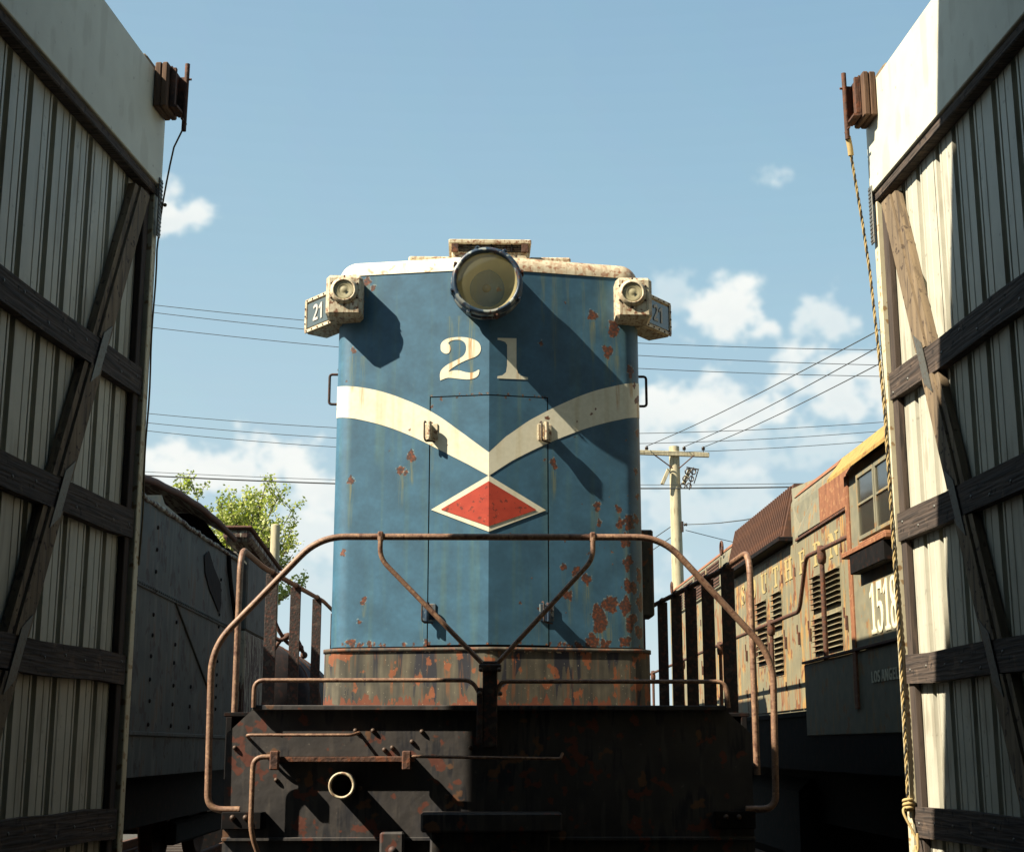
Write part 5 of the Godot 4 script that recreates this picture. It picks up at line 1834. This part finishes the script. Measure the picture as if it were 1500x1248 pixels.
# ---------------------------------------------------------------- poles and wires
func make_poles_and_wires() -> void:
	var P := thing("utility_pole", "pale wooden utility pole with crossarm and insulator rack behind the locomotives", "pole", Vector3(5.70, 0, -40))
	var st := mb()
	tube(st, [Vector3(5.74, 0, -40), Vector3(5.72, 5, -40), Vector3(5.70, 9.9, -40)], 0.20, 14, 0.145)
	part(P, "shaft", st, M.pole_wood)
	st = mb()
	box(st, Vector3(5.66, 9.66, -39.82), Vector3(2.0, 0.13, 0.11), 0.01, Basis(Vector3(0, 0, 1), -0.035))
	var arm := part(P, "crossarm", st, M.pole_wood)
	st = mb()
	tube(st, [Vector3(5.1, 9.62, -39.76), Vector3(5.62, 9.24, -39.8)], 0.018, 6)
	tube(st, [Vector3(6.22, 9.60, -39.76), Vector3(5.80, 9.24, -39.8)], 0.018, 6)
	part(arm, "arm_brace", st, M.rust)
	for x in [5.96, 6.50, 4.9]:
		st = mb()
		lathe(st, Vector3(x, 9.70, -39.82), Vector3.UP, [[0.012, 0.0], [0.012, 0.06], [0.05, 0.07], [0.045, 0.11], [0.055, 0.12], [0.03, 0.17], [0.0, 0.18]], 10)
		part(arm, "insulator", st, M.insulator)
	for q in [[-0.30, 0.35, 8], [0.30, -0.30, 8]]:
		st = mb()
		box(st, Vector3(5.71 + q[0], 9.0, -39.8), Vector3(0.10, 0.48, 0.10), 0.01, Basis(Vector3(0, 0, 1), -0.42))
		var rk := part(P, "rack_bar", st, M.pole_wood)
	st = mb()
	for i in 3:
		for j in 2:
			var c := Vector3(6.02 + j * 0.17 - i * 0.07, 9.13 - i * 0.20, -39.72)
			var ring := []
			for k in 11:
				var a := TAU * k / 10.0
				ring.append(c + Vector3(cos(a) * 0.065, sin(a) * 0.075, 0))
			tube(st, ring, 0.020, 6)
	tube(st, [Vector3(6.0, 9.26, -39.74), Vector3(6.32, 9.20, -39.74)], 0.02, 6)
	tube(st, [Vector3(6.20, 9.26, -39.74), Vector3(6.06, 8.62, -39.74)], 0.016, 6)
	tube(st, [Vector3(6.34, 9.22, -39.74), Vector3(6.2, 8.8, -39.74)], 0.016, 6)
	part(P, "insulator_rack", st, M.insulator)
	st = mb()
	lathe(st, Vector3(5.90, 7.66, -39.86), Vector3.RIGHT, [[0.02, 0.0], [0.05, 0.02], [0.03, 0.05], [0.05, 0.08], [0.02, 0.10]], 10)
	box(st, Vector3(5.86, 7.6, -39.86), Vector3(0.06, 0.3, 0.06), 0.005)
	part(P, "side_insulator", st, M.insulator)
	var W := thing("wooden_post", "short pale wooden post rising behind the tender beside the tree", "post", Vector3(-4.08, 0, -30))
	st = mb()
	tube(st, [Vector3(-4.06, 0, -30), Vector3(-4.08, 6.1, -30)], 0.12, 12, 0.095)
	part(W, "shaft", st, M.pole_wood)
	st = mb()
	lathe(st, Vector3(-4.08, 6.10, -30), Vector3.UP, [[0.097, 0.0], [0.09, 0.02], [0.0, 0.04]], 12)
	part(W, "cap", st, M.pole_wood)
	# wires that cross the whole view: y = a + b x + c x^2 at z
	var sets := [
		["topmost overhead wire of the upper set of three crossing the sky", "upper overhead wires", -30.0, 0.0072, [[-6.946, 10.872], [0.5, 10.245], [8.83, 9.985]]],
		["middle overhead wire of the upper set of three crossing the sky", "upper overhead wires", -30.0, 0.0072, [[-6.937, 10.704], [0.5, 10.005], [8.825, 9.645]]],
		["lowest overhead wire of the upper set of three crossing the sky", "upper overhead wires", -30.0, 0.0072, [[-6.948, 10.37], [0.5, 9.70], [8.841, 9.395]]],
		["topmost wire of the lower three sagging behind the blue hood", "middle overhead wires", -30.0, 0.0068, [[-6.946, 8.485], [0.4, 8.09], [8.843, 8.393]]],
		["middle wire of the lower three sagging behind the blue hood", "middle overhead wires", -30.0, 0.0068, [[-6.964, 8.286], [0.4, 7.865], [8.832, 8.199]]],
		["lowest wire of the lower three sagging behind the blue hood", "middle overhead wires", -30.0, 0.0068, [[-6.983, 8.117], [0.4, 7.66], [8.57, 7.974]]],
		["heavy lowest overhead cable stretched just above the tree", "lowest overhead cables", -30.0, 0.015, [[-7.0, 7.154], [0.5, 6.93], [7.036, 6.975]]],
		["thin messenger wire strung just over the heavy cable", "lowest overhead cables", -30.0, 0.006, [[-7.0, 7.235], [0.5, 7.01], [7.036, 7.05]]]]
	for s in sets:
		var p: Array = s[4]
		var pts := []
		for k in 41:
			var x := -13.0 + 26.0 * k / 40.0
			var y := 0.0
			for i in 3:
				var l := 1.0
				for j in 3:
					if j != i:
						l *= (x - p[j][0]) / (p[i][0] - p[j][0])
				y += l * p[i][1]
			pts.append(Vector3(x, y, s[2]))
		var ws := mb()
		tube(ws, pts, s[3], 6)
		solo("overhead_wire", ws, M.wire, s[0], "wire", s[1])
	# service drops from the pole towards the barn, high over the grey locomotive
	var drops := [
		[Vector3(4.90, 9.90, -40), Vector3(3.47, 4.19, -5.12), "service wire from the short arm of the pole to the barn, topmost of three"],
		[Vector3(5.96, 9.86, -39.82), Vector3(3.463, 4.165, -5.12), "service wire from the insulator beside the pole top to the barn"],
		[Vector3(6.50, 9.85, -39.82), Vector3(3.444, 4.02, -5.12), "service wire from the outer end of the crossarm to the barn"]]
	for q in drops:
		var pts := []
		for k in 21:
			var t := k / 20.0
			pts.append(q[0].lerp(q[1], t) - Vector3(0, 0.10 * sin(t * PI), 0))
		var ws := mb()
		tube(ws, pts, 0.0105, 6, 0.004)
		solo("service_wire", ws, M.wire, q[2], "wire", "service wires to the barn")
	var low := [
		[Vector3(5.95, 7.66, -39.86), Vector3(5.0, 4.3, -12.0), 0.012, "lone wire from the pole's side insulator passing over the grey hood"],
		[Vector3(5.95, 7.50, -39.86), Vector3(14.0, 7.0, -44.0), 0.010, "wire leaving the pole's side bracket behind the grey hood"],
		[Vector3(5.6, 7.65, -40.0), Vector3(-3.0, 4.2, -70.0), 0.012, "upper wire leaving the pole behind the blue hood"],
		[Vector3(5.6, 7.35, -40.0), Vector3(-3.0, 3.7, -70.0), 0.012, "lower wire leaving the pole behind the blue hood"]]
	for q in low:
		var ws := mb()
		var pts := []
		for k in 9:
			var t := k / 8.0
			pts.append(q[0].lerp(q[1], t) - Vector3(0, 0.25 * sin(t * PI), 0))
		tube(ws, pts, q[2], 6)
		solo("service_wire", ws, M.wire, q[3], "wire", "wires on the pole's side brackets")


# ---------------------------------------------------------------- tree
func make_trees() -> void:
	var r := RandomNumberGenerator.new()
	r.seed = 4
	var T := thing("young_tree", "young tree in pale spring leaf rising behind the tender", "tree", Vector3(-5.9, 0, -36))
	var st := mb()
	tube(st, [Vector3(-5.9, 0, -36), Vector3(-5.95, 2.2, -36), Vector3(-5.85, 4.2, -36.05), Vector3(-5.7, 6.4, -36)], 0.16, 10, 0.05)
	var tips := []
	var limbs := []
	for k in 44:
		var y0 := r.randf_range(3.4, 6.3)
		var a := r.randf_range(0, TAU)
		var reach := r.randf_range(0.6, 1.75) * (1.0 if y0 < 5.4 else 0.65)
		var p0 := Vector3(-5.85 + 0.05 * (y0 - 4.0), y0, -36)
		var p2 := p0 + Vector3(cos(a) * reach * 1.05, r.randf_range(0.7, 2.0), sin(a) * reach)
		limbs.append([p0, p2])
	for q in [[Vector3(-6.0, 4.4, -36), Vector3(-7.35, 8.0, -36.2)], [Vector3(-6.0, 4.8, -36), Vector3(-7.0, 8.15, -35.7)], [Vector3(-5.9, 5.0, -36), Vector3(-7.6, 7.7, -36)], [Vector3(-5.7, 5.2, -36), Vector3(-4.5, 7.4, -36)], [Vector3(-5.7, 5.0, -36), Vector3(-4.45, 6.6, -36)], [Vector3(-5.7, 6.0, -36), Vector3(-5.2, 8.0, -36)], [Vector3(-5.7, 6.0, -36), Vector3(-5.7, 7.9, -36.3)], [Vector3(-5.8, 4.6, -36), Vector3(-4.35, 7.0, -35.6)], [Vector3(-5.8, 5.4, -36), Vector3(-6.3, 7.6, -36.2)]]:
		limbs.append(q)
	for q in limbs:
		var m: Vector3 = q[0].lerp(q[1], 0.5) + Vector3(r.randf_range(-0.12, 0.12), -0.15, r.randf_range(-0.12, 0.12))
		tube(st, [q[0], m, q[1]], 0.035, 5, 0.008)
		for i in 13:
			var t := r.randf_range(0.35, 1.0)
			var b: Vector3 = q[0].lerp(m, t).lerp(m.lerp(q[1], t), t)
			var e := b + Vector3(r.randf_range(-0.35, 0.35), r.randf_range(0.05, 0.55), r.randf_range(-0.35, 0.35))
			tube(st, [b, e], 0.010, 4, 0.004)
			tips.append([b, e])
		tips.append([m, q[1]])
	part(T, "trunk", st, M.bark)
	for c in 3:
		var lf := mb()
		lf.set_smooth_group(-1)
		for i in tips.size():
			if i % 3 != c:
				continue
			var q = tips[i]
			var n := 27
			for k in n:
				var p: Vector3 = q[0].lerp(q[1], r.randf_range(0.15, 1.08)) + Vector3(r.randf_range(-0.07, 0.07), r.randf_range(-0.07, 0.07), r.randf_range(-0.07, 0.07))
				var d := Vector3(r.randf_range(-1, 1), r.randf_range(-0.9, 0.9), r.randf_range(-1, 1)).normalized()
				var s := d.cross(Vector3(r.randf_range(-1, 1), r.randf_range(-1, 1), r.randf_range(-1, 1))).normalized()
				var l := r.randf_range(0.06, 0.12)
				var w := l * 0.33
				tri3(lf, p, p + d * l * 0.5 + s * w, p + d * l, d.cross(s))
				tri3(lf, p, p + d * l, p + d * l * 0.5 - s * w, d.cross(s))
		var cr := part(T, "crown", lf, M.leaves[c])
